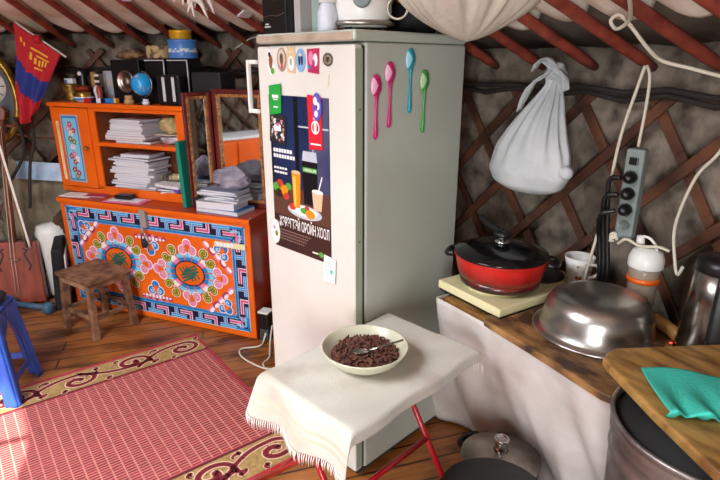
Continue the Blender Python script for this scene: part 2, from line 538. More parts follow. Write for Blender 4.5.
def spiral(cx, cy, r0, r1, a0, turns, n=22, sgn=1, ex=1.0):
    return [(cx + (r0 + (r1 - r0) * i / n) * math.cos(a0 + sgn * turns * 2 * PI * i / n) * ex, cy + (r0 + (r1 - r0) * i / n) * math.sin(a0 + sgn * turns * 2 * PI * i / n)) for i in range(n + 1)]

# ------------------------------------------------------------------ rug
rug_o = Vector((-0.909, 2.662, 0)); rug_a = R(37.7)
mb = MB()
RL, RWd, TZ = 2.0, 1.19, 0.006
mb.box(-RL, 0, -RWd, 0, 0.0005, TZ, 1)
P = Paint(mb, lambda x, y, L: (x, y, TZ + 0.0002 + L * 0.00022))
P.rect(-RL, -0.018, -RWd + 0.2, -0.2, 0, 0)
for y0, y1, sg in ((-0.188, -0.022, 1), (-RWd + 0.022, -RWd + 0.188, -1)):
    P.rect(-RL, -0.012, y0, y1, 2, 0)
    P.rect(-RL, -0.006, (y0 if sg > 0 else y1) - 0.006, (y0 if sg > 0 else y1) + 0.006, 5, 1)
    yc = (y0 + y1) / 2
    per = 0.25
    for k in range(int(RL / per) + 1):
        xc = -0.11 - k * per
        s_ = 1 if k % 2 == 0 else -1
        if xc < -RL + 0.3: break
        C1 = [(xc + (q[0] - xc), yc - 0.008 * s_ + (q[1] - yc)) for q in spiral(xc, yc, 0.010, 0.058, 0.4, 1.15, 30, s_, 1.45)]
        e = C1[-1]
        tail = [(e[0] * (1 - t) + (xc - per * 0.95) * t, e[1] * (1 - t) + (yc - 0.052 * s_) * t + 0.035 * math.sin(PI * t) * s_) for t in [i / 12 for i in range(1, 13)]]
        path = C1 + tail
        P.multi(path, [(0.038, 4), (0.026, 3)], 2, 0.7)
        P.line(path, 0.006, 5, 5, 0.7)
        for (dx, dy, ang, sz_) in ((-0.12, 0.058 * s_, 2.8 * s_, 1.0), (-0.165, -0.02 * s_, -2.2 * s_, 1.0), (0.085, 0.05 * s_, 0.3 * s_, 0.9), (-0.06, -0.062 * s_, 3.4, 0.9)):
            lx, ly = xc + dx, yc + dy
            leaf = [(lx + 0.05 * sz_ * t * math.cos(ang + 1.2 * t), ly + 0.022 * sz_ * t * math.sin(ang + 1.2 * t)) for t in [i / 6 for i in range(7)]]
            P.multi(leaf, [(0.030 * sz_, 4), (0.019 * sz_, 3)], 2, 0.4)
        for q in range(7):
            a = q * 0.75 + 0.4
            P.disc(xc + 0.045 * math.cos(a), yc + 0.026 * math.sin(a), 0.0035, 0.0035, 3, 6, 8)
        P.disc(xc - 0.12, yc + 0.022 * s_, 0.013, 0.011, 4, 3, 4); P.disc(xc - 0.12, yc + 0.022 * s_, 0.009, 0.007, 3, 4, 4)
mb.flat = True
o = mb.build('rug', [M['rug'], M['r_edge'], M['r_gold'], M['r_red'], M['r_cream'], M['r_dark']], loc=rug_o, rot=(0, 0, rug_a))
tag(o, 'red woven rug with gold scroll borders lying on the plank floor', 'rug')

# ------------------------------------------------------------------ painted chest
CW, CHH, CD = 1.30, 0.68, 0.38
ch = thing('painted_chest', 'orange painted wooden chest with blue meander border under the display cabinet', 'chest', CH.o, CH.a)
mb = MB(); mb.box(0, CW, 0.012, CD, 0.0, CHH - 0.03, 0)
mb.build('body', [M['orange_top']], ch, bevel=0.004)
mb = MB(); mb.box(-0.008, CW + 0.008, -0.012, CD, CHH - 0.029, CHH, 0)
mb.build('lid', [M['orange_top']], ch, bevel=0.005)
mb = MB(); mb.box(-0.008, CW + 0.008, -0.016, -0.0125, CHH - 0.027, CHH - 0.003, 0)
mb.build('lid_edge', [M['orange']], ch, bevel=0.001)
mb = MB(); mb.box(0.0, CW, 0.0, 0.0115, 0.004, CHH - 0.032, 0)
OR, NV, BL, LB, WH, PK, MG, RD, OL, GR, p_y = range(11)
P = Paint(mb, lambda x, y, L: (x, -0.0004 - L * 0.00022, y))
ox0, ox1, oy0, oy1 = 0.034, 1.268, 0.036, 0.632
bw = 0.088
# meander band on the four sides: local (s, t) with t from the outside in
sides = [((ox0, oy1), (1, 0), (0, -1), ox1 - ox0, 7), ((ox0, oy0), (1, 0), (0, 1), ox1 - ox0, 7),
         ((ox0, oy0), (0, 1), (1, 0), oy1 - oy0, 3), ((ox1, oy0), (0, 1), (-1, 0), oy1 - oy0, 3)]
for (o0, ds_, dt_, Ln, N) in sides:
    def Q(s_, t_, o0=o0, ds_=ds_, dt_=dt_): return (o0[0] + ds_[0] * s_ + dt_[0] * t_, o0[1] + ds_[1] * s_ + dt_[1] * t_)
    P.poly([Q(0, 0), Q(Ln, 0), Q(Ln - bw, bw), Q(bw, bw)], NV, 0)
    for (t0, t1, c) in ((0.0, 0.005, LB), (0.064, 0.088, BL), (0.064, 0.0705, LB), (0.082, 0.088, WH)):
        P.poly([Q(t0, t0), Q(Ln - t0, t0), Q(Ln - t1, t1), Q(t1, t1)], c, 2)
    per = (Ln - 0.06) / N
    for k in range(N):
        b = 0.03 + per * k
        u = per / 0.15
        blue = [[(b + 0.000 * u, 0.0145), (b + 0.098 * u, 0.0145)], [(b + 0.034 * u, 0.0145), (b + 0.034 * u, 0.066)]]
        pink = [[(b + 0.058 * u, 0.046), (b + 0.125 * u, 0.046), (b + 0.125 * u, 0.006)]]
        wht = [[(b + 0.100 * u, 0.0275), (b + 0.100 * u, 0.030)]]
        for ln, co, ci, w1, w2, w3 in [(l, BL, LB, .0245, .0195, .007) for l in blue] + [(l, PK, MG, .0215, .016, .005) for l in pink]:
            if max(q[0] for q in ln) > Ln - 0.03 or (ln[0][0] < 0.05 and ln[0][1] > .02): continue
            P.multi([Q(*q) for q in ln], [(w1, WH), (w2, co)], 3, 1, False)
            P.line([Q(*q) for q in ln], w3, ci, 6, 1, False)
for (a, b) in (((ox0, oy0), (1, 1)), ((ox1, oy0), (-1, 1)), ((ox0, oy1), (1, -1)), ((ox1, oy1), (-1, -1))):
    P.line([a, (a[0] + b[0] * bw, a[1] + b[1] * bw)], 0.006, NV, 8, 1, False)
    for q, c in ((0.012, BL), (0.03, LB), (0.05, PK)):
        P.line([(a[0] + b[0] * 0.085, a[1] + b[1] * q), (a[0] + b[0] * q, a[1] + b[1] * q), (a[0] + b[0] * q, a[1] + b[1] * 0.085)], 0.011, c, 8, 1, False)
def curl2(x, y, r, ang, cols, L):
    """trefoil cloud: two side curls and a crown, pointing along ang"""
    ca, sa = math.cos(ang), math.sin(ang)
    def q(u, v): return (x + ca * u - sa * v, y + sa * u + ca * v)
    out, main, dark = cols
    for (u, v, rr) in ((-0.1 * r, 0.62 * r, 0.62 * r), (-0.1 * r, -0.62 * r, 0.62 * r), (0.62 * r, 0, 0.62 * r)):
        P.disc(*q(u, v), rr, rr, out, L); P.disc(*q(u, v), rr * 0.82, rr * 0.82, main, L + 1)
    P.disc(*q(0.15 * r, 0), 0.42 * r, 0.42 * r, OR, L + 2)
    for sg in (1, -1):
        sp = spiral(-0.12 * r, 0.6 * r * sg, 0.05 * r, 0.36 * r, 0.0, 0.95, 16, sg)
        P.line([q(u, v) for u, v in sp], 0.17 * r, out, L + 3)
        P.line([q(u, v) for u, v in sp], 0.09 * r, dark, L + 4)
for (mx, my) in ((0.392, 0.338), (0.895, 0.325)):
    n = 16
    for k in range(n):
        a0 = 2 * PI * k / n - PI / n; a1 = a0 + 2 * PI / n; am = (a0 + a1) / 2
        grp = (k // 1) % 4
        c = (BL, BL, PK, PK)[(k + 1) % 4] if False else (BL if (k % 4) in (0, 1, 3) else PK)
        c = PK if (k % 4) in (2,) else BL
        c2 = WH if c == PK else LB
        for (i0, i1, cc, LL) in ((1.0, 1.62, NV, 2), (1.06, 1.3, c, 3), (1.3, 1.6, c2, 3)):
            e = 0.03
            pts = [(mx + 0.098 * i0 * math.cos(a0 + e), my + 0.072 * i0 * math.sin(a0 + e)), (mx + 0.098 * i1 * math.cos(a0 + e), my + 0.072 * i1 * math.sin(a0 + e)),
                   (mx + 0.098 * (i1 + .07) * math.cos(am), my + 0.072 * (i1 + .07) * math.sin(am)),
                   (mx + 0.098 * i1 * math.cos(a1 - e), my + 0.072 * i1 * math.sin(a1 - e)), (mx + 0.098 * i0 * math.cos(a1 - e), my + 0.072 * i0 * math.sin(a1 - e))]
            P.poly(pts, cc, LL)
    P.disc(mx, my, 0.1, 0.073, NV, 4, 32); P.disc(mx, my, 0.094, 0.068, OR, 5, 32)
    for i in range(-2, 3):
        P.multi([(mx - 0.062 + abs(i) * 0.012 + i * 0.004, my + i * 0.0165 - 0.018), (mx + 0.062 - abs(i) * 0.012 + i * 0.004, my + i * 0.0165 + 0.018)], [(0.0115, NV), (0.0085, GR)], 6, 1, False)
        P.multi([(mx + i * 0.022 - 0.02, my + 0.042 - abs(i) * 0.008), (mx + i * 0.022 + 0.02, my - 0.042 + abs(i) * 0.008)], [(0.0105, NV), (0.0075, GR)], 8, 1, False)
    for (dx, dy, a, r) in ((0, 0.140, PI / 2, 0.05), (0, -0.140, -PI / 2, 0.05), (0.19, 0, 0, 0.05), (-0.19, 0, PI, 0.05)):
        curl2(mx + dx, my + dy, r, a, (WH, PK, RD), 9)
    for (dx, dy) in ((0.13, 0.105), (-0.13, 0.105), (0.13, -0.105), (-0.13, -0.105)):
        a = math.atan2(dy, dx)
        for sg in (1, -1):
            sp = spiral(mx + dx - 0.030 * sg * math.sin(a), my + dy + 0.030 * sg * math.cos(a), 0.004, 0.027, a + PI, 1.1, 18, sg)
            P.multi(sp, [(0.026, WH), (0.020, OL)], 14)
            P.line(sp, 0.0045, p_y, 17)
def stacked(x0, y0, dx, dy, L=3):
    pass
for (cx, cy, sx, sy) in ((0.165, 0.505, 1, -1), (1.118, 0.478, -1, -1), (0.165, 0.165, 1, 1), (1.118, 0.165, -1, 1)):
    for i in range(5):       # diagonal of pink scallops behind each corner curl
        P.disc(cx + sx * (0.095 - i * 0.033), cy + sy * (-0.03 + i * 0.032), 0.026, 0.017, MG if i % 2 else PK, 9 + i % 2, 12, math.atan2(sy, -sx))
        P.disc(cx + sx * (0.09 - i * 0.033), cy + sy * (-0.035 + i * 0.032), 0.02, 0.011, WH, 11, 12, math.atan2(sy, -sx))
    curl2(cx, cy, 0.044, math.atan2(sy, sx) + PI, (WH, BL, LB), 12)
for (cx, cy, s_) in ((0.645, 0.49, -1), (0.645, 0.155, 1)):
    for i in range(9):
        P.disc(cx + (i - 4) * 0.024, cy - s_ * 0.012 * 1, 0.016, 0.024 - abs(i - 4) * 0.003, PK if i % 2 else MG, 9, 12)
        P.disc(cx + (i - 4) * 0.024, cy - s_ * 0.008, 0.009, 0.012 - abs(i - 4) * 0.0015, WH, 10, 12)
    curl2(cx, cy + s_ * 0.035, 0.048, s_ * PI / 2, (WH, BL, LB), 12)
mb.flat = True
mb.build('front_panel', [M['orange'], M['p_navy'], M['p_blue'], M['p_lblue'], M['p_white'], M['p_pink'], M['p_magenta'], M['p_red'], M['p_olive'], M['knot'], mat('paint dull yellow', '#c9b84a', .45)], ch)
mb = MB()
mb.box(0.612, 0.652, -0.026, -0.006, 0.565, 0.665, 0)
mb.tube([(0.632, -0.032, 0.57), (0.632, -0.036, 0.55), (0.632, -0.03, 0.53)], 0.006, 8, 0)
lt = mb.build('latch', [mat('dull zinc', '#a39d94', .45, .3)], ch, bevel=0.003)
mb = MB()
mb.tube([(0.620, -0.034, 0.5), (0.620, -0.034, 0.53), (0.632, -0.034, 0.542), (0.644, -0.034, 0.53), (0.644, -0.034, 0.5)], 0.0035, 8, 0)
mb.lathe([(0.0, -0.05), (0.014, -0.047), (0.018, -0.025), (0.015, 0.0), (0, 0.002)], 16, (0.632, -0.034, 0.5), 1, sx=1, sy=0.6)
mb.build('padlock', [M['chrome'], M['blackmatte']], lt)
mb = MB(); mb.box(1.085, 1.275, -0.013, -0.0046, 0.512, 0.54, 0)
for k in range(5): mb.box(1.1 + k * 0.022, 1.116 + k * 0.022, -0.0145, -0.0125, 0.517, 0.536, 1)
mb.build('taped_label', [M['cream'], M['whitepaper']], ch, bevel=0.001)

# ------------------------------------------------------------------ display cabinet on the chest
kx0, kx1, ky0, ky1, kz0, kz1 = -0.112, 0.845, 0.13, 0.36, CHH + 0.001, 1.208
kb = thing('display_cabinet', 'small orange display cabinet with open shelves and one painted door, standing on the chest', 'cabinet', CH.w(0, 0, 0), CH.a)
mb = MB()
mb.box(kx0, kx0 + 0.018, ky0 + 0.014, ky1, kz0, kz1 - 0.026, 0)
mb.box(kx1 - 0.018, kx1, ky0 + 0.014, ky1, kz0, kz1 - 0.026, 1)
mb.box(kx0, kx1, ky1 - 0.008, ky1, kz0, kz1 - 0.026, 0)
mb.box(kx0, kx1, ky0 + 0.014, ky1, kz0, kz0 + 0.03, 0)
mb.box(0.205, 0.223, ky0 + 0.014, ky1, kz0, kz1 - 0.026, 0)
mb.build('body', [M['cab_in'], M['cab_side']], kb, bevel=0.002)
mb = MB(); mb.box(kx0 - 0.015, kx1 + 0.012, ky0 - 0.012, ky1, kz1 - 0.025, kz1)
mb.build('top_board', [M['orange']], kb, bevel=0.004)
mb = MB()
mb.box(kx0, 0.185, ky0, ky0 + 0.0135, kz0, kz0 + 0.03); mb.box(0.185, kx1, ky0, ky0 + 0.0135, kz0, kz0 + 0.05)
mb.box(kx1 - 0.05, kx1, ky0, ky0 + 0.0135, kz0 + 0.05, kz1 - 0.026)
mb.box(0.185, 0.228, ky0, ky0 + 0.0135, kz0 + 0.03, kz1 - 0.026)
mb.box(0.228, kx1 - 0.05, ky0, ky0 + 0.0135, kz1 - 0.045, kz1 - 0.026)
mb.box(kx0, kx0 + 0.02, ky0, ky0 + 0.0135, kz0 + 0.03, kz1 - 0.026)
mb.build('face_frame', [M['orange']], kb, bevel=0.002)
mb = MB(); mb.box(kx0 + 0.023, 0.182, ky0 - 0.006, ky0 + 0.012, kz0 + 0.034, kz1 - 0.03)
dr = mb.build('door', [M['orange']], kb, bevel=0.003)
mb = MB(); mb.box(0.2235, kx1 - 0.0185, ky0 + 0.002, ky1 - 0.01, 0.968, 0.99)
mb.build('shelf', [M['orange']], kb, bevel=0.002)
# painted picture of flowers on the door, in a pale frame
mb = MB()
dz0, dz1, dx0, dx1 = 0.745, 1.14, -0.03, 0.105
mb.box(dx0, dx1, ky0 - 0.0095, ky0 - 0.0064, dz0, dz1, 3)
P = Paint(mb, lambda x, y, L: (x, ky0 - 0.0098 - L * 0.0002, y))
P.rect(dx0 + .008, dx1 - .008, dz0 + .01, dz1 - .01, 1, 0)
P.rect(dx0 + .016, dx1 - .016, dz0 + .02, dz1 - .02, 2, 1)
rr = random.Random(3)
for (fx, fz, c) in ((0.0, 1.085, 5), (-0.018, 1.06, 7), (0.022, 1.05, 5), (0.002, 1.035, 4), (-0.012, 1.0, 8), (0.016, 0.985, 8), (0, 0.955, 4), (-0.022, 0.90, 5), (0.02, 0.885, 4), (0, 0.91, 7), (0.0, 0.865, 5), (-0.015, 0.82, 6), (0.015, 0.80, 5), (0.0, 0.78, 8)):
    fx += .0375
    for k in range(5):
        a = k * 2 * PI / 5 + fx * 30
        P.disc(fx + 0.011 * math.cos(a), fz + 0.011 * math.sin(a), 0.009, 0.007, c, 2, 10, a)
    P.disc(fx, fz, 0.005, 0.005, 4 if c != 4 else 7, 3, 8)
P.line([(0.037, 0.77), (0.041, 0.86), (0.033, 0.97), (0.039, 1.08)], 0.004, 8, 2)
mb.flat = True
mb.build('painted_picture', [M['orange'], M['p_blue'], M['p_lblue'], M['pap3'], M['p_white'], M['p_red'], M['orange_top'], M['p_pink'], M['p_olive']], dr)
mb = MB(); mb.lathe([(0.004, 0), (0.005, 0.012), (0.013, 0.018), (0.014, 0.026), (0.008, 0.032), (0, 0.033)], 16, T=Matrix.Translation((0.155, ky0 - 0.007, 0.955)) @ Matrix.Rotation(PI / 2, 4, 'X'))
mb.build('knob', [M['gold']], dr)
mb = MB(); mb.box(-0.07, -0.052, ky0 - 0.011, ky0 - 0.0065, 0.755, 1.10)
mb.build('pale_batten', [M['p_white'] if False else M['cream']], dr, bevel=0.001)

# papers: helper for one flat stack item standing on a frame
def slab(fr, cx, cy, z, w, d, h, yaw, m, name, label, cat, group=None, edge=None, curl=0.0):
    mb = MB(); n = 8
    if curl:
        top = lambda u, v: ((u - .5) * w, (v - .5) * d, h + curl * (2 * u - 1) ** 2 * (0.4 + v))
        bot = lambda u, v: ((u - .5) * w, (v - .5) * d, 0 + curl * (2 * u - 1) ** 2 * (0.4 + v))
        mb.grid(top, n, 4, 0); mb.grid(bot, n, 4, 0, flip=True)
        for q in (0, 1):
            mb.grid(lambda u, v: tuple(Vector(bot(u, q)).lerp(Vector(top(u, q)), v)), n, 1, 1, False)
            mb.grid(lambda u, v: tuple(Vector(bot(q, u)).lerp(Vector(top(q, u)), v)), 4, 1, 1, False)
    else:
        mb.box(-w / 2, w / 2, -d / 2, d / 2, 0, 0.0012 if h > .004 else h, 0)
        if h > .004:
            mb.box(-w / 2 + .002, w / 2 - .002, -d / 2 + .002, d / 2 - .002, 0.0012, h - 0.0012, 1)
            mb.box(-w / 2, w / 2, -d / 2, d / 2, h - 0.0012, h, 0)
    o = mb.build(name, [m, edge or M['pap2']], loc=fr.w(cx, cy, z), rot=(0, 0, fr.a + R(yaw)))
    return tag(o, label, cat, group)
ordn = ['topmost', 'second', 'third', 'fourth', 'fifth', 'sixth', 'seventh', 'eighth', 'ninth', 'tenth', 'eleventh', 'twelfth', 'thirteenth', 'fourteenth', 'fifteenth', 'sixteenth']
def stack(fr, cx, cy, z, items, where, group, rr):
    n = len(items)
    for i, (w, d, h, m, yaw, dx, nm) in enumerate(items):
        pos = 'bottom' if i == 0 else ordn[n - 1 - i] + (' from the top' if n - 1 - i else '')
        tone = {'pap0': 'pale grey', 'pap1': 'bluish grey', 'pap2': 'light', 'pap3': 'warm grey', 'pap4': 'slate grey', 'pap5': 'cream', 'pap6': 'dark bluish', 'pap7': 'white', 'orange_top': 'red brown', 'stoolwood': 'brown', 'black': 'black', 'p_magenta': 'magenta', 'p_blue': 'blue'}.get(m, 'grey')
        slab(fr, cx + dx, cy, z, w, d, h, yaw, M[m], nm, '%s %s %s, %s' % (tone, nm.replace('_', ' '), where, pos), 'book' if nm == 'book' else 'booklet', group)
        z += h + 0.0004
    return z
rr = random.Random(11)
sz = 0.9905
it = [(0.25, .16, .014, 'stoolwood', 1, .05, 'book'), (0.28, .165, .010, 'pap5', -1, -.01, 'booklet'), (0.29, .17, .016, 'orange_top', 1, 0, 'book'), (0.27, .17, .012, 'pap0', 2, -.0, 'booklet'), (0.25, .17, .014, 'pap5', 0, .0, 'book')]
it += [(0.235 - i * .002, .16, .0085, ['pap0', 'pap2', 'pap7', 'pap2', 'pap0', 'pap1', 'pap2'][i], rr.uniform(-3, 3), .01 + rr.uniform(-.01, .01), 'booklet') for i in range(7)]
stack(CH, 0.41, 0.235, sz, it, 'in the stack on the upper cabinet shelf', 'books and booklets on the upper shelf', rr)
it = [(0.32, .17, .010, 'pap4', 0, .02, 'booklet'), (0.31, .17, .011, 'pap6', 2, .01, 'booklet')]
for i in range(13):
    it.append((0.27 + rr.uniform(-.03, .03), .165, rr.choice([.010, .013, .016]), rr.choice(['pap0', 'pap1', 'pap2', 'pap0', 'pap7', 'pap4']), rr.uniform(-5, 5), rr.uniform(-.02, .02), 'booklet'))
it += [(0.29, .165, .012, 'pap4', -6, .02, 'booklet'), (0.2, .14, .018, 'pap0', 4, .03, 'book')]
stack(CH, 0.415, 0.235, CHH + 0.0315, it, 'in the tall stack on the lower cabinet shelf', 'booklets in the tall lower stack', rr)
it = [(0.16, .16, .012, 'pap6', 12, 0, 'booklet'), (0.19, .15, .012, 'pap3', 20, 0.01, 'booklet'), (0.2, .15, .008, 'pap0', 8, 0, 'booklet')]
stack(CH, 0.70, 0.225, CHH + 0.0315, it, 'in the short right pile on the lower shelf', 'booklets in the short lower pile', rr)
slab(CH, 0.70, 0.20, CHH + 0.078, 0.19, .15, .016, -9, M['pap7'], 'booklet', 'white open booklet sloping at the right of the lower shelf', 'booklet', curl=0.006)
def blob(name, mats, label, cat, c, r, seed, loc, yaw=0, amp=0.25, freq=2.0, n=28, group=None, zmin=None, mi=0, pw=1.0):
    from mathutils import noise
    mb = MB()
    def f(u, v):
        a = 2 * PI * u; b = PI * (v - 0.5)
        d = Vector((math.cos(b) * math.cos(a), math.cos(b) * math.sin(a), math.sin(b)))
        k = 1 + amp * noise.noise(d * freq + Vector((seed, seed * 2.3, 0))) + amp * 0.4 * noise.noise(d * freq * 3.1 + Vector((seed, 0, 5)))
        p = Vector((d.x * r[0] * k + c[0], d.y * r[1] * k + c[1], d.z * r[2] * k + c[2]))
        if zmin is not None and p.z < zmin: p.z = zmin
        return p
    mb.grid(f, n, n // 2, mi, True, closeu=True)
    o = mb.build(name, mats, loc=loc, rot=(0, 0, yaw))
    return tag(o, label, cat, group)
blob('woollen_ball', [mat('yellowish wool', '#c9b07a', 0.95, col2='#8f7a4c', ns=25, bump=0.8, bs=60)], 'yellowish knitted ball at the right of the upper cabinet shelf', 'wool ball', (0, 0, .05), (.075, .055, .05), 3, CH.w(0.69, 0.225, 1.045), CH.a, 0.15, 3)
blob('plastic_bag', [mat('crumpled clear plastic', '#c9bcc0', 0.3, col2='#93858c', ns=20, bump=0.8, bs=30)], 'crumpled pinkish clear plastic bag under the woollen ball', 'plastic bag', (0, 0, .026), (.08, .05, .026), 5, CH.w(0.69, 0.225, sz + .0005), CH.a, 0.3, 3)
slab(CH, 0.69, 0.225, 1.0449 - 0.0005, 0.16, .11, .004, 3, M['pap5'], 'cardboard_sheet', 'cream sheet between the woollen ball and the plastic bag', 'card')
blob('white_reel', [M['white']], 'small round white reel lying on the booklets, lower shelf right', 'reel', (0, 0, .03), (.032, .026, .03), 8, CH.w(0.755, 0.2, CHH + .106), CH.a, 0.08, 2)
blob('striped_sock', [mat('dark striped knit', '#b9a77c', 0.95, col2='#2c2a2c', ns=3, stretch=(14, 1, 1), lo=0.45, hi=0.55)], 'dark and cream striped knit sock on the lower shelf right', 'sock', (0, 0, .02), (.06, .028, .02), 12, CH.w(0.655, 0.215, CHH + .1035), CH.a + .3, 0.25, 3)
blob('purple_cloth', [mat('purple cloth', '#5b3a9e', 0.9, col2='#b8488e', ns=14)], 'small purple patterned cloth crumpled at the lower right of the shelf', 'cloth', (0, 0, .016), (.04, .03, .016), 15, CH.w(0.755, 0.158, CHH + .0505), CH.a, 0.3, 3)

# ------------------------------------------------------------------ things on the cabinet top
TZ = kz1 + 0.0006
def lathe_thing(name, label, cat, loc, prof, m, n=32, group=None, yaw=0, **kw):
    mb = MB(); mb.lathe(prof, n, mi=0, **kw)
    o = mb.build(name, m if isinstance(m, list) else [m], loc=loc, rot=(0, 0, yaw))
    return tag(o, label, cat, group)
v = thing('brass_vase', 'brass patterned vase at the left end of the cabinet top', 'vase', CH.w(-0.045, .245, TZ), CH.a)
mb = MB(); mb.lathe([(0.036, 0), (0.038, .004), (0.036, .012), (0.044, .05), (0.048, .085), (0.051, .1), (.047, .1), (.042, .05), (.034, .01), (0, .008)], 36); mb.build('cup', [mat('engraved brass', '#a8823f', .4, .7, col2='#5d4420', ns=60, bump=.4)], v)
c = thing('medicine_box', 'small white and teal carton standing in the brass vase', 'box', CH.w(-0.045, .245, TZ + .06), CH.a + .1)
mb = MB(); mb.box(-.03, .03, -.014, .014, -.045, .068, 0); mb.build('carton', [M['whitepaper']], c, bevel=.001)
mb = MB(); P = Paint(mb, lambda x, y, L: (x, -.0144 - L * .0003, y)); P.disc(.008, .02, .014, .014, 0, 0); P.rect(-.028, -.01, .03, .06, 1, 0); P.rect(-.028, .028, .0, .006, 0, 1); mb.flat = True
mb.build('printed_mark', [M['turq'], M['p_blue']], c)
t = thing('penguin_figure', 'tiny black and white bird figure above the brass vase', 'figurine', CH.w(.0, .30, TZ), CH.a)
mb = MB(); mb.lathe([(0, 0), (.03, .002), (.036, .05), (.03, .1), (.024, .13), (.027, .15), (.022, .175), (0, .187)], 20); mb.build('figure_body', [M['black']], t)
mb = MB(); mb.lathe([(0, -.015), (.014, -.01), (.016, .0), (.010, .012), (0, .015)], 16, (0, -.017, .155)); mb.build('white_face', [M['white']], t)
bw_ = thing('blue_white_bowl', 'small blue and white porcelain bowl near the front left of the cabinet top', 'bowl', CH.w(.105, .19, TZ), CH.a)
mb = MB(); mb.lathe([(0.03, 0), (.034, .003), (.05, .014), (.056, .03), (.053, .03), (.046, .016), (0, .006)], 36); mb.build('bowl_body', [M['white']], bw_)
mb = MB(); mb.lathe([(.0545, .013), (.0575, .024)], 36); mb.build('blue_band', [M['p_blue']], bw_)
lathe_thing('brass_tin', 'low brass coloured tin sitting in the blue and white bowl', 'tin', CH.w(.105, .19, TZ + .0075), [(0, 0), (.04, .0), (.042, .022), (.043, .045), (.03, .05), (0, .052)], M['gold'])
blob('dark_lump', [M['cab_side']], 'dark reddish dried lump on top of the brass tin', 'lump', (0, 0, .016), (.05, .035, .016), 2, CH.w(.105, .19, TZ + .060), CH.a, .3, 3)
o = MB(); o.box(-.016, .016, -.012, .012, 0, .085, 0); tag(o.build('wooden_block', [M['board2']], loc=CH.w(.085, .3, TZ + .08), rot=(0, 0, CH.a), bevel=.006), 'pale wooden upright block behind the brass tin', 'block')
o = MB(); o.box(-.05, .05, -.02, .02, 0, .079, 0); tag(o.build('dark_box', [M['blackmatte']], loc=CH.w(.085, .3, TZ), rot=(0, 0, CH.a), bevel=.003), 'dark box under the pale wooden block at the back', 'box')
pf = thing('picture_frame', 'small framed photo in pale frame left of the black speaker', 'picture frame', CH.w(.2, .31, TZ), CH.a)
mb = MB()
for q in ((-.05, -.04, 0, .17), (.04, .05, 0, .17), (-.05, .05, 0, .01), (-.05, .05, .16, .17)): mb.box(q[0], q[1], 0, .012, q[2], q[3])
mb.build('frame', [M['pap3']], pf); mb = MB(); mb.box(-.04, .04, .004, .008, .01, .16); mb.build('photo', [mat('faded photo', '#6fa3c9', .5, col2='#c9b9a6', ns=14)], pf)
for k, (x, y, s_) in enumerate(((.185, .22, 1.0), (.215, .205, .8))):
    t = thing('beaded_figurine', ['white draped figurine with dark beads beside the picture frame', 'smaller pale figurine with a reddish foot next to the beaded one'][k], 'figurine', CH.w(x, y, TZ), CH.a)
    mb = MB(); mb.lathe([(0, 0), (.024 * s_, 0), (.026 * s_, .02), (.015 * s_, .03), (.022 * s_, .06), (.017 * s_, .085), (.008, .09), (0, .092)], 18); mb.build('figure_body', [M['pap2'] if k == 0 else M['orange_top']], t)
    mb = MB()
    for i in range(4): mb.lathe([(0, -.008), (.008, -.004), (.008, .004), (0, .008)], 12, (0, 0, .098 + i * .0165), mi=i % 2)
    mb.build('beads', [M['black'], M['white']], t)
t = thing('black_speaker', 'black loudspeaker box with round silver cone on the cabinet top', 'speaker', CH.w(.395, .285, TZ), CH.a)
mb = MB(); mb.box(-.105, .1, -.05, .065, 0, .232); mb.build('housing', [M['black']], t, bevel=.006)
mb = MB()
Tm = Matrix.Translation((-.005, -.0505, .115)) @ Matrix.Rotation(PI / 2, 4, 'X')
mb.lathe([(.062, 0), (.06, .006), (.052, .006), (.05, .001), (.025, -.004), (.024, .002), (.015, .007), (0, .008)], 32, T=Tm); mb.build('cone', [M['steel_dull']], t)
mb = MB(); mb.bar((.055, -.056, .115), (.09, -.056, .115), .006, .006); mb.build('silver_trim', [M['chrome']], t)
gl = thing('desk_globe', 'small bright blue world globe on the cabinet top', 'globe', CH.w(.57, .165, TZ + .0), CH.a)
mb = MB(); mb.lathe([(0, 0), (.035, 0), (.036, .006), (.01, .012), (.006, .035), (0, .036)], 24); mb.build('base', [M['black']], gl)
gl.scale = (1.15, 1.15, 1.2)
gm = mat('globe map', '#1f9be0', .25, col2='#c9b27a', ns=22, nd=3, lo=.36, hi=.40, coat=.3)
mb = MB(); mb.lathe([(.05 * math.cos(R(a)), .05 * math.sin(R(a))) if abs(a) < 90 else (0, .05 * a / 90) for a in range(-90, 91, 10)], 36, (0, 0, .088)); mb.build('sphere', [gm], gl)
mb = MB(); mb.tube([(.056 * math.cos(R(a)), 0, .088 + .056 * math.sin(R(a))) for a in range(-90, 91, 12)], .0025, 6); mb.build('meridian_arc', [M['steel_dull']], gl)
for k, x in enumerate((.57, .725)):
    t = thing('stereo_speaker', ['tall black stereo box with silver edge behind the globe', 'tall black stereo box with two silver bars at the right end of the cabinet top'][k], 'stereo speaker', CH.w(x + .03, .29, TZ), CH.a)
    w_ = .07
    mb = MB(); mb.box(-w_, w_, -.05, .06, 0, .238); mb.build('housing', [M['black']], t, bevel=.005)
    mb = MB(); mb.box(-w_ + .004, w_ - .002, -.0535, -.0505, .226, .231); mb.box(w_ - .008, w_ - .002, -.0535, -.0505, .012, .231); mb.build('silver_edge', [mat('satin silver paint', '#c9c9cc', .4)], t)
t = thing('black_radio', 'black radio with two upright chrome bars in front of the stereo boxes', 'radio', CH.w(.765, .178, TZ), CH.a)
mb = MB(); mb.box(-.085, .065, -.03, .035, 0, .155); mb.build('housing', [M['black']], t, bevel=.012, seg=3)
for x in (-.035, .028):
    mb = MB(); mb.box(x - .009, x + .009, -.036, -.0305, .02, .145); mb.build('chrome_bar', [mat('satin silver paint', '#c9c9cc', .4)], t, bevel=.004)
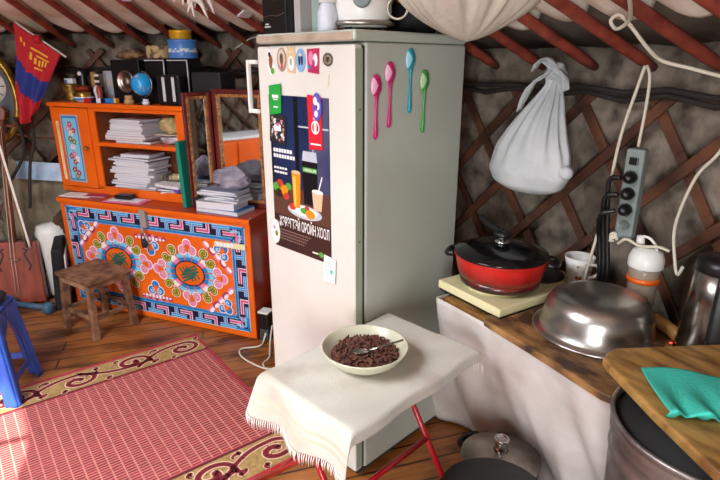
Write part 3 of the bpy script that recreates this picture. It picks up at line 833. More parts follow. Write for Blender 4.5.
o = MB(); o.box(.0, .185, -.07, .07, 0, .2, 0); tag(o.build('dark_case', [M['blackmatte']], loc=CH.w(.85, .29, TZ - .03), rot=(0, 0, CH.a), bevel=.01), 'dull black case standing between the radio and the mirror', 'case')
o = MB(); o.box(.04, .15, -.04, .05, 0, .493, 0); tag(o.build('dark_crate', [M['blackmatte']], loc=CH.w(.86, .31, CHH + .001), rot=(0, 0, CH.a), bevel=.004), 'tall dark crate behind the mirror wing, under the black case', 'crate')
sb = lathe_thing('round_stone_box', 'stone coloured round box on the stereo box behind the globe', 'box', CH.w(.60, .285, TZ + .2385), [(0, 0), (.062, 0), (.064, .004), (.064, .062), (.061, .066), (0, .067)], mat('mottled tan', '#b59c72', .8, col2='#5d4c36', ns=30, lo=.42, hi=.52))
t = thing('blue_tin', 'round light blue tin with pale dotted band on top of the stereo box', 'tin', CH.w(.765, .285, TZ + .2385), CH.a)
mb = MB(); mb.lathe([(0, 0), (.073, 0), (.075, .003), (.075, .028), (.075, .052), (.075, .084), (.077, .086), (.077, .094), (0, .095)], 40); mb.build('tin_body', [mat('light blue paint', '#4a7fc4', .35)], t)
mb = MB(); mb.lathe([(.0757, .03), (.0757, .05)], 40); mb.build('pale_band', [mat('pale dotted band', '#cfe0ee', .5, col2='#5f93c9', ns=60, lo=.45, hi=.5)], t)
lathe_thing('yellow_tin', 'small round golden yellow tin on the blue tin', 'tin', CH.w(.757, .285, TZ + .3345), [(0, 0), (.054, 0), (.056, .003), (.056, .03), (.058, .032), (.058, .045), (0, .046)], mat('golden lid', '#dba51f', .3, .3))
lathe_thing('clay_jar', 'small pale clay jar near the front under the globe', 'jar', CH.w(.465, .165, TZ), [(0, 0), (.026, 0), (.027, .02), (.02, .024), (.019, .03), (.022, .034), (.022, .045), (0, .046)], mat('clay', '#b58d60', .8))
for k, (x, y, c_, ln, yw, lab) in enumerate(((.33, .175, 'p_blue', .075, .1, 'small blue carton with yellow end lying before the speaker'), (.255, .17, 'whitepaper', .06, -.2, 'white and dark printed carton lying left of the blue one'), (.18, .16, 'red_enamel', .06, .2, 'small dark red carton lying by the figurines'))):
    t = thing('small_carton', lab, 'carton', CH.w(x, y, TZ), CH.a + yw)
    mb = MB(); mb.box(-ln / 2, ln / 2, -.012, .012, 0, .026); mb.build('carton', [M[c_]], t, bevel=.001)
    mb = MB(); mb.box(ln / 2 - .016, ln / 2 + .0006, -.0126, .0126, -.0 + .0005, .0266); mb.build('carton_end', [M['yellow'] if k == 0 else M['p_navy']], t)
lathe_thing('candle_jar', 'small white capped jar between the clay jar and the radio', 'jar', CH.w(.60, .145, TZ), [(0, 0), (.018, 0), (.02, .015), (.014, .02), (.014, .03), (0, .031)], M['pap2'])
blob('folded_fur', [mat('brown fur', '#9a7752', .95, col2='#4c3826', ns=20, bump=.7, bs=60)], 'brown fur scrap lying on the black speaker', 'fur', (0, 0, .025), (.085, .045, .025), 6, CH.w(.39, .29, TZ + .233), CH.a, .35, 3)

# ------------------------------------------------------------------ on the chest lid
CZ = CHH + .0008
def lidsheet(cx, cy, w, d, h, yaw, m, name, label, cat, z=CZ, group=None): return slab(CH, cx, cy, z, w, d, h, yaw, M[m], name, label, cat, group)
lidsheet(.09, .062, .2, .1, .003, 8, 'pap7', 'paper_sheet', 'white papers lying at the left end of the chest lid', 'paper')
lidsheet(.205, .088, .13, .07, .006, 14, 'p_magenta', 'pink_booklet', 'dark pink booklet between the white papers and the wallet', 'booklet')
lidsheet(.46, .058, .25, .1, .004, 6, 'p_pink', 'magenta_folder', 'magenta edged white folder under the black wallet', 'folder')
slab(CH, .455, .062, CZ + .0045, .2, .075, .002, 6, M['whitepaper'], 'white_sheet', 'white sheet lying on the magenta folder', 'paper')
t = thing('black_wallet', 'black wallet lying on the folder on the chest lid', 'wallet', CH.w(.43, .075, CZ + .007), CH.a + .12)
mb = MB(); mb.box(-.055, .055, -.032, .032, 0, .026); mb.build('wallet_body', [M['black']], t, bevel=.012, seg=3)
mb = MB(); mb.bar((-.03, -.028, .027), (.03, -.028, .027), .003, .002); mb.build('zip', [M['steel_dull']], t)
o = MB(); o.box(-.012, .012, -.11, .1, 0, .355, 0); tag(o.build('green_file', [mat('green plastic', '#15806a', .4)], loc=CH.w(.866, .16, CZ), rot=(0, R(-2), CH.a + .0), bevel=.003), 'green plastic file standing against the right side of the cabinet', 'file')
lidsheet(1.1, .09, .27, .15, .022, -4, 'p_blue', 'blue_book', 'dark blue book at the bottom of the pile at the right end of the chest', 'book')
lidsheet(1.085, .085, .23, .14, .038, 2, 'pap3', 'grey_box_file', 'grey green box file on the dark blue book', 'file', CZ + .0225)
z = CZ + .061
for i, (w_, m_, yw, dx) in enumerate(((.22, 'pap0', -6, .05), (.19, 'pap1', 4, .055), (.25, 'pap6', -8, .01), (.24, 'pap2', 3, -.0), (.22, 'pap4', -3, .02))):
    slab(CH, 1.09 + dx * .6, .095, z, w_, .13, .011, yw, M[m_], 'magazine', ['pale grey folded magazine just above the grey box file', 'bluish magazine second above the grey box file', 'dark magazine in the middle of the right pile', 'light magazine with curling ends near the top of the right pile', 'slate magazine topmost under the crumpled grey cloth'][i], 'magazine', 'magazines at the right end of the chest', curl=0)
    z += .0115
blob('crumpled_cloth', [mat('grey lilac cloth', '#a9a2ae', .95, col2='#77717f', ns=9, bump=.5, bs=30)], 'crumpled grey lilac cloth on top of the magazine pile', 'cloth', (0, 0, .055), (.105, .06, .055), 21, CH.w(1.14, .105, z), CH.a, .35, 2.6)
blob('dark_glove', [M['blackmatte']], 'small dark blue black pouch left of the magazine pile before the mirror', 'pouch', (0, 0, .03), (.035, .03, .03), 31, CH.w(.925, .1, CZ), CH.a, .25, 3)

# ------------------------------------------------------------------ three winged mirror
t = thing('folding_mirror', 'red framed folding mirror standing on the right end of the chest', 'mirror', CH.w(0, 0, CZ), CH.a)
def pane(x0, x1, z0, z1, fw, T, nm):
    mb = MB()
    for (a, b, c_, d_) in ((x0, x0 + fw, z0, z1), (x1 - fw, x1, z0, z1), (x0 + fw, x1 - fw, z0, z0 + fw), (x0 + fw, x1 - fw, z1 - fw, z1)): mb.box(a, b, 0, .02, c_, d_, 0, T)
    fo = mb.build(nm + '_frame', [M['redframe']], t, bevel=.003)
    mb = MB()
    g = .016
    for (a, b, c_, d_) in ((x0 + fw, x0 + fw + g, z0 + fw, z1 - fw), (x1 - fw - g, x1 - fw, z0 + fw, z1 - fw), (x0 + fw + g, x1 - fw - g, z1 - fw - g, z1 - fw), (x0 + fw + g, x1 - fw - g, z0 + fw, z0 + fw + g)): mb.box(a, b, .002, .018, c_, d_, 0, T)
    mb.build('carved_edge', [M['carved']], fo, bevel=.003)
    mb = MB(); mb.box(x0 + fw + .001, x1 - fw - .001, .012, .016, z0 + fw + .001, z1 - fw - .001, 0, T); mb.build('glass', [M['glassc']], fo)
pane(.985, 1.30, .0, .615, .024, Matrix.Translation((0, .20, 0)), 'centre')
Tw = Matrix.Translation((.982, .198, 0)) @ Matrix.Rotation(R(58), 4, 'Z')
pane(-.15, 0, .0, .6, .018, Tw, 'wing')

# ------------------------------------------------------------------ sideboard across the room (seen in the mirror)
t = thing('orange_sideboard', 'orange sideboard with white top across the room, seen in the mirror', 'sideboard', (-3.75, .95, 0), R(95))
mb = MB(); mb.box(-.6, .6, -.22, .22, .0, .58); mb.build('body', [M['orange']], t, bevel=.006)
mb = MB(); mb.box(-.62, .62, -.24, .24, .581, .61); mb.build('white_top', [M['whitepaper']], t, bevel=.006)
for x in (-.3, .3):
    mb = MB(); mb.box(x - .27, x + .27, -.236, -.221, .05, .54); mb.build('door', [M['orange']], t, bevel=.004)
# ------------------------------------------------------------------ fridge
FW_, FD_, FH_ = 0.458, 0.537, 1.485
fr = thing('fridge', 'white single door fridge covered in magnets and a drinks poster', 'fridge', FR.o, FR.a)
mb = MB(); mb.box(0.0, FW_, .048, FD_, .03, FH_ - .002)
mb.build('cabinet', [mat('shade tinted fridge enamel', '#c6ccc0', 0.34, col2='#bcc2b4', ns=2, coat=.2)], fr, bevel=.008, seg=3)  # cool shade of the fridge side put into the cabinet and top colour
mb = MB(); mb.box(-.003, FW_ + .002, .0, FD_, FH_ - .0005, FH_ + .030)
tpn = mb.build('top_panel', [MATS['shade tinted fridge enamel']], fr, bevel=.010, seg=4)
mb = MB(); mb.box(.004, FW_ - .006, -.0022, .002, FH_ + .002, FH_ + .024)
mb.build('worn_front_edge', [M['fridge_top']], tpn, bevel=.002)
mb = MB(); mb.box(.006, FW_ - .006, .036, .048, .04, FH_ - .012)
mb.build('gasket', [M['gasket']], fr)
mb = MB(); mb.box(0.0, FW_, .0, .036, .036, FH_ - .008)
fdoor = mb.build('door', [M['fridge']], fr, bevel=.009, seg=3)
mb = MB(); mb.box(FW_ - .0006, FW_ + .0008, .004, .033, .05, FH_ - .02); mb.build('door_edge_strip', [M['fridge_edge']], fdoor)
mb = MB(); mb.tube([(-.035, -.002, 1.435), (-.035, -.028, 1.435), (-.035, -.028, 1.42)], .006, 6)
mb = MB()
mb.box(-.040, .004, -.014, .002, 1.422, 1.436); mb.box(-.040, .004, -.014, .002, 1.262, 1.276); mb.box(-.040, -.029, -.020, -.004, 1.262, 1.436)
mb.build('handle', [M['white']], fdoor, bevel=.004)
mb = MB(); mb.box(.02, FW_ - .02, .03, FD_ - .02, .0, .032); mb.build('base', [M['gasket']], fr)
for z in (.35, .9, 1.3):
    mb = MB(); mb.lathe([(.004, 0), (.004, .0015), (0, .002)], 10, T=Matrix.Translation((FW_ + .0008, .02, z)) @ Matrix.Rotation(PI / 2, 4, 'Y')); mb.build('screw', [M['steel_dull']], fdoor)

def text_mesh(txt, size, T, mb, mi=0, bold=0.0, sx=1.0):
    cu = bpy.data.curves.new('t', 'FONT'); cu.body = txt; cu.size = size; cu.align_x = 'CENTER'; cu.offset = bold; cu.resolution_u = 2
    o = bpy.data.objects.new('t', cu); COL.objects.link(o)
    dg = bpy.context.evaluated_depsgraph_get(); dg.update()
    me = bpy.data.meshes.new_from_object(o.evaluated_get(dg))
    vs = [T @ Vector((v.co.x * sx, v.co.y, v.co.z)) for v in me.vertices]
    mb.add(vs, [tuple(p.vertices) for p in me.polygons], mi)
    bpy.data.objects.remove(o); bpy.data.curves.remove(cu); bpy.data.meshes.remove(me)
def TF(x, z, L): return Matrix.Translation((x, -.0026 - .0003 * L, z)) @ Matrix.Rotation(PI / 2, 4, 'X')

# poster
po = thing('drinks_poster', 'dark blue and brown drinks poster held on the fridge door', 'poster', FR.w(0, 0, 0), FR.a)
px0, px1, pz0, pz1 = .058, .352, .803, 1.327
mb = MB(); mb.box(px0, px1, -.0026, -.0006, pz0, pz1, 0)
P = Paint(mb, lambda x, y, L: (x, -.0028 - L * .0003, y))
SKY, SKY2, BRN, BRN2, BLK, WHT, ORG, ORG2, SHK, GRN, REDF, PLT, PNK = range(1, 14)
P.rect(px0, px1, 1.02, pz1, SKY, 0); P.rect(px0 + .20, px1, 1.03, pz1, SKY2, 1)
P.rect(px0, px1, pz0, .925, BRN2, 1); P.rect(px0, px1, .925, 1.03, BRN, 1)
P.rect(.187, .207, 1.02, pz1, BLK, 2); P.rect(.205, px1, 1.232, 1.237, PLT, 2); P.rect(.275, .279, 1.10, 1.24, PLT, 2)
P.rect(px0, px0 + .01, 1.0, pz1, BLK, 1)
for (x, z, r, c) in ((.08, 1.02, .022, GRN), (.10, 1.035, .018, REDF), (.12, 1.015, .022, ORG), (.145, 1.03, .016, GRN), (.09, 1.0, .02, BRN2), (.13, .995, .016, REDF)): P.disc(x, z, r, r * .8, c, 2, 14)
P.disc(.225, .955, .088, .024, PLT, 3, 30); P.disc(.222, .958, .07, .017, WHT, 4, 30)
P.disc(.165, .965, .018, .012, REDF, 5); P.disc(.225, .96, .02, .011, GRN, 5); P.disc(.256, .953, .024, .015, ORG, 6); P.disc(.24, .97, .013, .009, REDF, 5)
P.poly([(.172, .965), (.205, .965), (.212, 1.085), (.166, 1.085)], ORG, 6); P.disc(.189, 1.085, .023, .006, SHK, 7); P.poly([(.176, .97), (.186, .97), (.186, 1.07), (.173, 1.07)], ORG2, 7)
P.poly([(.226, .985), (.292, .985), (.297, 1.13), (.22, 1.13)], BLK, 3); P.poly([(.222, 1.128), (.296, 1.128), (.292, 1.16), (.228, 1.16)], PLT, 4); P.rect(.224, .294, 1.092, 1.108, GRN, 4)
P.poly([(.275, .972), (.312, .972), (.322, 1.035), (.268, 1.035)], SHK, 6); P.disc(.295, 1.035, .027, .007, WHT, 7); P.line([(.297, 1.03), (.318, 1.085)], .005, WHT, 6)
P.disc(.305, .825, .012, .010, GRN, 3)
text_mesh('HERBALIFE', .013, TF(.26, 1.0955, 5), mb, WHT)
text_mesh('ХЭРЭГТЭЙ ОРОЙН ХООЛ', .048, TF(.218, .884, 4), mb, WHT, .0006, .43)
text_mesh('ТАНД', .02, TF(.081, .884, 5), mb, WHT, 0, .5)
for i, (z, w) in enumerate(((1.142, .1), (1.123, .125), (1.085, .075), (1.07, .07))):
    for k in range(int(w / .014)): P.rect(.072 + k * .0145, .072 + k * .0145 + .0115, z, z + (.012 if i < 2 else .007), WHT, 4)
for i in range(4):
    for k in range(15 - i): P.rect(.09 + k * .011, .09 + k * .011 + .008, .868 - i * .011, .872 - i * .011, PNK, 4)
P.rect(.262, .29, .822, .827, WHT, 4)
mb.flat = True
po_s = mb.build('poster_sheet', [M['black'], mat('poster blue', '#1e3058', .35, col2='#131d3a', ns=5), mat('poster violet blue', '#31365a', .35, col2='#55526e', ns=6), mat('poster brown', '#5a3a2e', .35), mat('poster dark brown', '#38211c', .35),
      mat('poster black', '#0e0f14', .35), mat('poster white', '#f0ece8', .4), mat('poster orange', '#f08a1c', .4), mat('poster light orange', '#ffc05a', .4), mat('poster milkshake', '#d9b592', .4), mat('poster green', '#4f9a3c', .4), mat('poster red', '#c23a2c', .4), mat('poster grey', '#b9bcc6', .4), mat('poster dim text', '#8f6f66', .4)], po)

def flat_thing(name, label, cat, polys, mats, group=None, y=0.0, th=.002, parent_label=None):
    """a flat magnet or slip: polys = [(kind, args..., material index, layer)]"""
    mb = MB(); P = Paint(mb, lambda x, z, L: (x, y - th - .0002 - L * .0003, z))
    first = True
    for q in polys:
        if q[0] == 'base': mb.prism(q[1], y - th, y, 0, lambda a, b, c: (a, c, b))
        elif q[0] == 'disc': P.disc(*q[1:-2], q[-2], q[-1])
        elif q[0] == 'rect': P.rect(*q[1:-2], q[-2], q[-1])
        elif q[0] == 'poly': P.poly(q[1], q[-2], q[-1])
    mb.flat = True
    o = mb.build(name, mats, loc=FR.o, rot=(0, 0, FR.a))
    return tag(o, label, cat, group)
def ell(cx, cz, rx, rz, n=24, w=0): return [(cx + rx * math.cos(2 * PI * i / n) * (1 + w * math.cos(6 * PI * i / n)), cz + rz * math.sin(2 * PI * i / n)) for i in range(n)]
MY = -.0006
flat_thing('horse_magnet', 'magnet shaped like a little animal in green and brown, leftmost in the row', 'magnet', [('base', [(.066, 1.40), (.08, 1.385), (.094, 1.395), (.10, 1.42), (.088, 1.43), (.078, 1.462), (.072, 1.475), (.068, 1.462), (.06, 1.46), (.066, 1.44), (.062, 1.42)]), ('disc', .078, 1.43, .01, .022, 1, 0), ('disc', .086, 1.402, .010, .010, 2, 0), ('disc', .073, 1.452, .006, .008, 3, 1)], [M['whitepaper'], M['woodmid'], mat('leaf green', '#5d9b34', .5), M['black']], y=MY)
flat_thing('oval_magnet', 'brown oval portrait magnet, second from the left in the row', 'magnet', [('base', ell(.135, 1.436, .0235, .036)), ('disc', .135, 1.44, .018, .027, 1, 0), ('disc', .136, 1.438, .009, .018, 2, 1), ('disc', .137, 1.418, .004, .012, 3, 2)], [mat('pinky brown', '#a5857a', .5), M['pap5'], M['stoolwood'], M['p_red']], y=MY)
flat_thing('bell_magnet', 'cream and gold figure magnet with a scalloped top, third in the row', 'magnet', [('base', [(.165, 1.40), (.2, 1.395), (.205, 1.43), (.202, 1.475), (.194, 1.468), (.184, 1.478), (.174, 1.468), (.163, 1.475), (.16, 1.43)]), ('disc', .183, 1.425, .014, .022, 1, 0), ('disc', .183, 1.43, .006, .012, 2, 1), ('rect', .168, .198, 1.455, 1.462, 3, 1)], [mat('gold cream', '#d3b487', .5), M['whitepaper'], M['pap3'], M['stripe']], y=MY)
flat_thing('blue_magnet', 'light blue round magnet with dark figures, fourth in the row', 'magnet', [('base', ell(.229, 1.434, .023, .034)), ('disc', .224, 1.436, .005, .017, 1, 0), ('disc', .236, 1.438, .005, .019, 1, 0), ('disc', .229, 1.45, .01, .005, 2, 1)], [mat('dusty blue', '#7fa3cc', .5), M['p_navy'], M['pap5']], y=MY)
flat_thing('square_magnet', 'square crimson and pink flowered magnet, fifth in the row', 'magnet', [('base', [(.262, 1.40), (.312, 1.395), (.315, 1.468), (.26, 1.466)]), ('disc', .278, 1.44, .011, .02, 1, 0), ('disc', .298, 1.435, .010, .018, 2, 0), ('disc', .29, 1.425, .006, .012, 3, 1), ('rect', .266, .31, 1.402, 1.41, 3, 0), ('disc', .27, 1.415, .006, .006, 4, 1)], [mat('crimson', '#b82b52', .5), M['p_pink'], M['p_white'], M['p_magenta'], M['p_blue']], y=MY)
flat_thing('fridge_emblem', 'small oval grey metal emblem at the right of the magnet row', 'emblem', [('base', ell(.352, 1.436, .0215, .0185)), ('disc', .352, 1.436, .017, .014, 1, 0), ('disc', .352, 1.436, .009, .007, 0, 1), ('disc', .347, 1.436, .002, .002, 1, 2), ('disc', .357, 1.436, .002, .002, 1, 2)], [M['steel_dull'], M['sack']], y=MY)
flat_thing('stain_patch', 'small tan worn patch on the fridge door below the emblem', 'patch', [('base', [(.348, 1.36), (.354, 1.365), (.358, 1.395), (.353, 1.392)])], [M['stripe']], y=MY, th=.0006)
flat_thing('green_tag', 'green card tag pinned at the upper left of the poster', 'card', [('base', [(.066, 1.262), (.128, 1.272), (.13, 1.364), (.067, 1.356)]), ('rect', .083, .116, 1.318, 1.328, 1, 0), ('rect', .087, .112, 1.312, 1.315, 1, 0), ('rect', .088, .112, 1.287, 1.292, 1, 0)], [mat('bright green', '#1f9a3a', .5), M['p_white']], y=-.0062, th=.001)
rp = random.Random(5)
pl = [('base', [(.056, 1.175), (.142, 1.165), (.15, 1.26), (.066, 1.28)])]
for i in range(46):
    x, z = rp.uniform(.068, .136), rp.uniform(1.18, 1.255); pl.append(('disc', x, z, rp.uniform(.003, .007), rp.uniform(.003, .006), rp.choice([1, 2, 3, 4]), 0 + i % 2))
pl.append(('rect', .085, .122, 1.212, 1.228, 3, 3))
flat_thing('photo_card', 'black and pink patterned card under the green tag', 'card', pl, [M['blackmatte'], M['p_pink'], M['pap5'], M['p_white'], M['stoolwood']], y=-.0048, th=.001)
flat_thing('red_tag', 'red ribbon card with white circle at the upper right of the poster', 'card', [('base', [(.262, 1.168), (.326, 1.172), (.322, 1.33), (.258, 1.335)]), ('disc', .294, 1.238, .019, .021, 1, 0), ('disc', .294, 1.238, .0145, .0165, 0, 1), ('rect', .288, .300, 1.222, 1.256, 1, 2), ('rect', .27, .318, 1.184, 1.189, 1, 0), ('rect', .286, .302, 1.262, 1.268, 1, 1)], [mat('ribbon red', '#cc1f2b', .5), M['p_white']], y=-.0048, th=.001)
flat_thing('violet_magnet', 'violet and white flower magnet on top of the red card', 'magnet', [('base', ell(.306, 1.30, .02, .042, 24, .12)), ('disc', .3, 1.318, .009, .012, 1, 0), ('disc', .312, 1.303, .008, .012, 1, 0), ('disc', .303, 1.28, .008, .010, 1, 0), ('disc', .306, 1.3, .004, .006, 2, 1)], [mat('violet', '#5c4fb0', .5), M['p_white'], M['p_navy']], y=-.0072)
flat_thing('bunny_magnet', 'white rounded magnet with green leaf at the lower left corner of the poster', 'magnet', [('base', ell(.064, .856, .024, .044)), ('disc', .07, .85, .008, .011, 1, 0), ('disc', .058, .87, .006, .008, 2, 0)], [M['white'], M['p_olive'], M['p_pink']], y=-.0046)
flat_thing('paper_note', 'small white note card with a green dot at the lower right corner of the poster', 'note', [('base', [(.316, .735), (.372, .742), (.378, .826), (.322, .832)]), ('disc', .357, .78, .007, .009, 1, 0)] + [('rect', .328, .36, .806 - i * .012, .808 - i * .012, 2, 0) for i in range(3)], [M['whitepaper'], M['turq'], M['pap3']], y=-.0046)
# four spoons on the side
def spoon(z, y, hz, col, pale, label, tilt=0):
    t = thing('plastic_spoon', label, 'spoon', FR.w(FW_ + .0012, y, z), FR.a + PI / 2, 'plastic spoons stuck on the fridge side')
    t.rotation_euler = (0, tilt, FR.a + PI / 2)
    mb = MB()
    def f(u, v):
        a = 2 * PI * u; r = math.sin(PI * v * .5)
        return (.0205 * r * math.cos(a) * (1 - .12 * math.sin(a)), -.002 - .010 * math.cos(PI * v * .5), .031 * r * math.sin(a))
    mb.grid(f, 24, 8, lambda u, v: 1 if (.36 < u < .66 and v > .0) else 0, closeu=True); mb.build('spoon_bowl', [col, pale], t, solid=.0015)
    mb = MB(); L = hz
    mb.tube([(0, -.006, -.026), (0, -.006, -.045), (0, -.006, -.09), (0, -.006, -L + .05), (0, -.006, -L + .01), (0, -.006, -L)], [.006, .004, .0035, .0045, .0065, .004], 8); mb.build('spoon_handle', [col], t)
    return t
pkm, cym, grm = mat('pink plastic', '#d11f74', .3), mat('cyan plastic', '#0f9fb6', .3), mat('green plastic spoon', '#3fa545', .3)
spoon(1.365, .085, .155, pkm, mat('pale pink', '#f2b6cf', .4), 'pink plastic spoon lowest and leftmost on the fridge side', R(2))
spoon(1.40, .145, .16, pkm, mat('pale pink', '#f2b6cf', .4), 'pink plastic spoon second from the left, slightly higher', R(2))
spoon(1.438, .237, .16, cym, mat('pale cyan', '#a8e0ee', .4), 'blue green plastic spoon, highest of the four', R(1))
spoon(1.375, .31, .165, grm, mat('pale green', '#bfe3b4', .4), 'green plastic spoon, rightmost on the fridge side', R(2))

# ------------------------------------------------------------------ on top of the fridge
TT = FH_ + .0305
t = thing('black_gift_box', 'black boxed package with pale lettering at the left of the fridge top', 'box', FR.w(.062, .055, TT), FR.a - .05)
mb = MB(); mb.box(-.055, .075, -.03, .03, 0, .30); mb.build('carton', [M['black']], t, bevel=.003)
mb = MB(); P = Paint(mb, lambda x, y, L: (x, -.0304 - L * .0003, y))
P.line([(-.05, .052), (-.01, .056), (.03, .052), (.07, .06)], .0025, 0, 0); P.rect(-.045, -.01, .02, .024, 1, 0); P.rect(-.04, -.02, .028, .032, 1, 0)
text_mesh('Mensch', .024, Matrix.Translation((.028, -.031, .10)) @ Matrix.Rotation(PI / 2, 4, 'X'), mb, 2) if False else P.line([(.005, .1), (.015, .106), (.022, .099), (.03, .107), (.042, .1), (.05, .105)], .004, 2, 0)
P.disc(-.035, .13, .006, .02, 1, 0); P.line([(.0, .15), (.05, .156)], .003, 2, 0)
mb.flat = True; mb.build('printing', [M['steel_dull'], M['pap0'], M['gold']], t)
for k, (x, w, h, m_, lab, yw, y) in enumerate(((.155, .03, .115, 'pap3', 'narrow pale grey box right of the black package', 0, .08),)):
    o = MB(); o.box(-w / 2, w / 2, -.03, .03, 0, h); tag(o.build('narrow_box', [M[m_]], loc=FR.w(x, y, TT), rot=(0, 0, FR.a + yw), bevel=.003), lab, 'box')
t = thing('glass_wedge_frame', 'slanting pale green framed pane with a dark edge on the fridge top', 'frame', FR.w(.195, .1, TT), FR.a)
mb = MB(); mb.prism([(-.022, 0), (.04, 0), (-.0, .19), (-.022, .19)], -.006, .006, 0, lambda a, b, c: (a, c, b)); mb.build('pane', [mat('grey green card', '#93a39a', .4)], t)
mb = MB(); mb.bar((.042, 0, .0), (.002, 0, .2), .012, .016); mb.build('dark_edge', [M['black']], t)
t = thing('white_bottle', 'white plastic bottle between the slanting frame and the cooker', 'bottle', FR.w(.275, .07, TT), FR.a)
mb = MB(); mb.lathe([(0, 0), (.028, 0), (.03, .004), (.03, .055), (.022, .075), (.021, .08), (.0, .08)], 28); mb.build('bottle_body', [mat('milky plastic', '#cfd2dc', .4)], t)
mb = MB(); mb.lathe([(0, .08), (.026, .081), (.026, .13), (.022, .135), (0, .136)], 28); mb.build('cap', [M['white']], t)
t = thing('rice_cooker', 'white electric cooker standing on the fridge top', 'cooker', FR.w(.325, .17, TT), FR.a)
t.scale = (.82, .82, .93)
mb = MB(); mb.lathe([(.09, .014), (.098, .02), (.108, .06), (.11, .13), (.105, .16), (0, .162)], 48); mb.build('cooker_body', [M['white']], t)
mb = MB(); mb.lathe([(.115, .018), (.12, .02), (.12, .03), (.108, .034)], 48); mb.build('base_rim', [M['steel_dull']], t)
mb = MB()
for a in (30, 150, 270): mb.lathe([(0, 0), (.014, 0), (.014, .016), (0, .016)], 12, (.075 * math.cos(R(a)), .075 * math.sin(R(a)), 0))
mb.build('feet', [M['black']], t)
mb = MB(); mb.lathe([(.03, 0), (.034, .004), (.03, .01), (.024, .01), (0, .006)], 24, T=Matrix.Translation((.075, -.082, .1)) @ Matrix.Rotation(R(-42), 4, 'Z') @ Matrix.Rotation(R(90), 4, 'Y')); mb.build('dial', [M['strip']], t)
blob('dark_bag', [M['blackmatte']], 'dark bag filling the back right of the fridge top under the white bundle', 'bag', (0, 0, .055), (.11, .09, .07), 41, FR.w(.33, .40, TT), FR.a, .25, 2.4, zmin=0)
lathe_thing('cable_coil', 'coil of yellowish cable beside the cooker on the fridge top', 'cable coil', FR.w(.468, .30, TT + .012), [(.02, 0), (.02, 0)], M['cable']) if False else None
mb = MB()
for k in range(3): mb.tube([(.03 * math.cos(a * .5 + k), .012 * k + .004 * math.sin(a), .055 + .03 * math.sin(a * .5 + k)) for a in [i * .65 for i in range(20)]], .0028, 6)
tag(mb.build('cable_coil', [M['cable']], loc=FR.w(.44, .20, TT + .01), rot=(0, 0, FR.a + .8)), 'coil of yellowish cable leaning beside the cooker', 'cable coil')

# white cloth bundle hung from the roof poles over the fridge
def bundle(name, label, cat, cen, rx, ry, zt, zb, mats, loc, yaw, seed, pleat=14):
    mb = MB()
    def f(u, v):
        a = 2 * PI * u
        prof = math.sin(PI * (1 - v) * .5) ** .72
        k = 1 + .055 * (math.cos(pleat * a + 2 * math.sin(a * 2 + seed)) + .6 * math.cos(2.0 * pleat * a + 1)) * (1 - v * v) * 1.2 + .06 * math.sin(3 * a + seed)
        return Vector((cen[0] + rx * prof * k * math.cos(a), cen[1] + ry * prof * k * math.sin(a), zt + (zb - zt) * v + .02 * math.sin(2 * a + seed) * (1 - v)))
    mb.grid(f, 120, 24, 0, True, closeu=True)
    # closing top
    mb.grid(lambda u, v: Vector(f(u, 0)).lerp(Vector((cen[0], cen[1], zt - .01)), v), 120, 4, 0, True, closeu=True)
    return tag(mb.build(name, mats, loc=loc, rot=(0, 0, yaw)), label, cat)
bundle('cloth_bundle', 'off white cloth bundle sagging from the roof poles over the fridge corner', 'cloth bundle', (0, 0), .215, .14, .16, -.0, [mat('off white bundle', '#cfc5b6', .95, col2='#b5a898', ns=6, bump=.3, bs=60)], FR.w(.60, .33, TT - .03), R(-20), 2)
# crumpled white rag tucked behind the poles
mb = MB(); rg = random.Random(9)
c = roof(69.8, .2, -.02)
for k in range(12):
    a = rg.uniform(0, 2 * PI); p0 = c + Vector((rg.uniform(-.06, .06), rg.uniform(-.02, .02), rg.uniform(-.0, .05)))
    mb.tube(catmull([p0, p0 + Vector((.04 * math.cos(a), 0, -.02)), p0 + Vector((.07 * math.cos(a), 0, -.06 - .05 * rg.random()))], 5), [.024, .022, .02, .018, .016, .014, .011, .009, .006, .005, .003], 7)
tag(mb.build('white_rag', [M['fringe']]), 'torn white rag hanging between roof poles left of the fridge', 'rag')
for k, (p, t_) in enumerate(((79.5, .2), (66.0, .13))):
    a = roof(p, t_, .0); mb = MB(); mb.box(-.04, .04, -.004, .004, -.025, .025)
    tag(mb.build('paper_slip', [M['pap2']], loc=a, rot=(R(60), 0, R(40 + 20 * k))), ['white paper slip tucked between the poles above the tins', 'pale slip tucked between the poles beside the black package'][k], 'paper slip')

# ------------------------------------------------------------------ folding table with cloth and bowl
tx0, tx1, ty0, ty1, tz = .472, .826, -.375, .15, .617
tb = thing('folding_table', 'small folding table with red tube legs under the fringed cloth', 'table', FR.w((tx0 + tx1) / 2, (ty0 + ty1) / 2, 0), FR.a)
hx, hy = (tx1 - tx0) / 2, (ty1 - ty0) / 2
mb = MB(); mb.box(-hx + .004, hx - .004, -hy + .004, hy - .004, tz - .022, tz - .004); mb.build('tabletop', [M['board2']], tb, bevel=.006)
for sx in (-1, 1):
    x = sx * (hx - .02)
    mb = MB(); mb.tube([(x, -hy + .03, tz - .034), (x, hy - .03, tz - .034)], .0105, 12); mb.build('rail', [M['redtube']], tb)
cx_, cy_ = (tx0 + tx1) / 2, (ty0 + ty1) / 2
def TP(x, y, z): return (x - cx_, y - cy_, z)
for (a, b) in ((TP(.492, .1, .575), TP(.845, .1, .0105)), (TP(.492, -.31, .575), TP(.845, -.31, .0105)), (TP(.806, -.26, .575), TP(.215, -.26, .0105)), (TP(.806, -.035, .575), TP(.215, -.035, .0105))):
    mb = MB(); mb.tube([a, b], .0095, 12); mb.build('leg', [M['redtube']], tb)
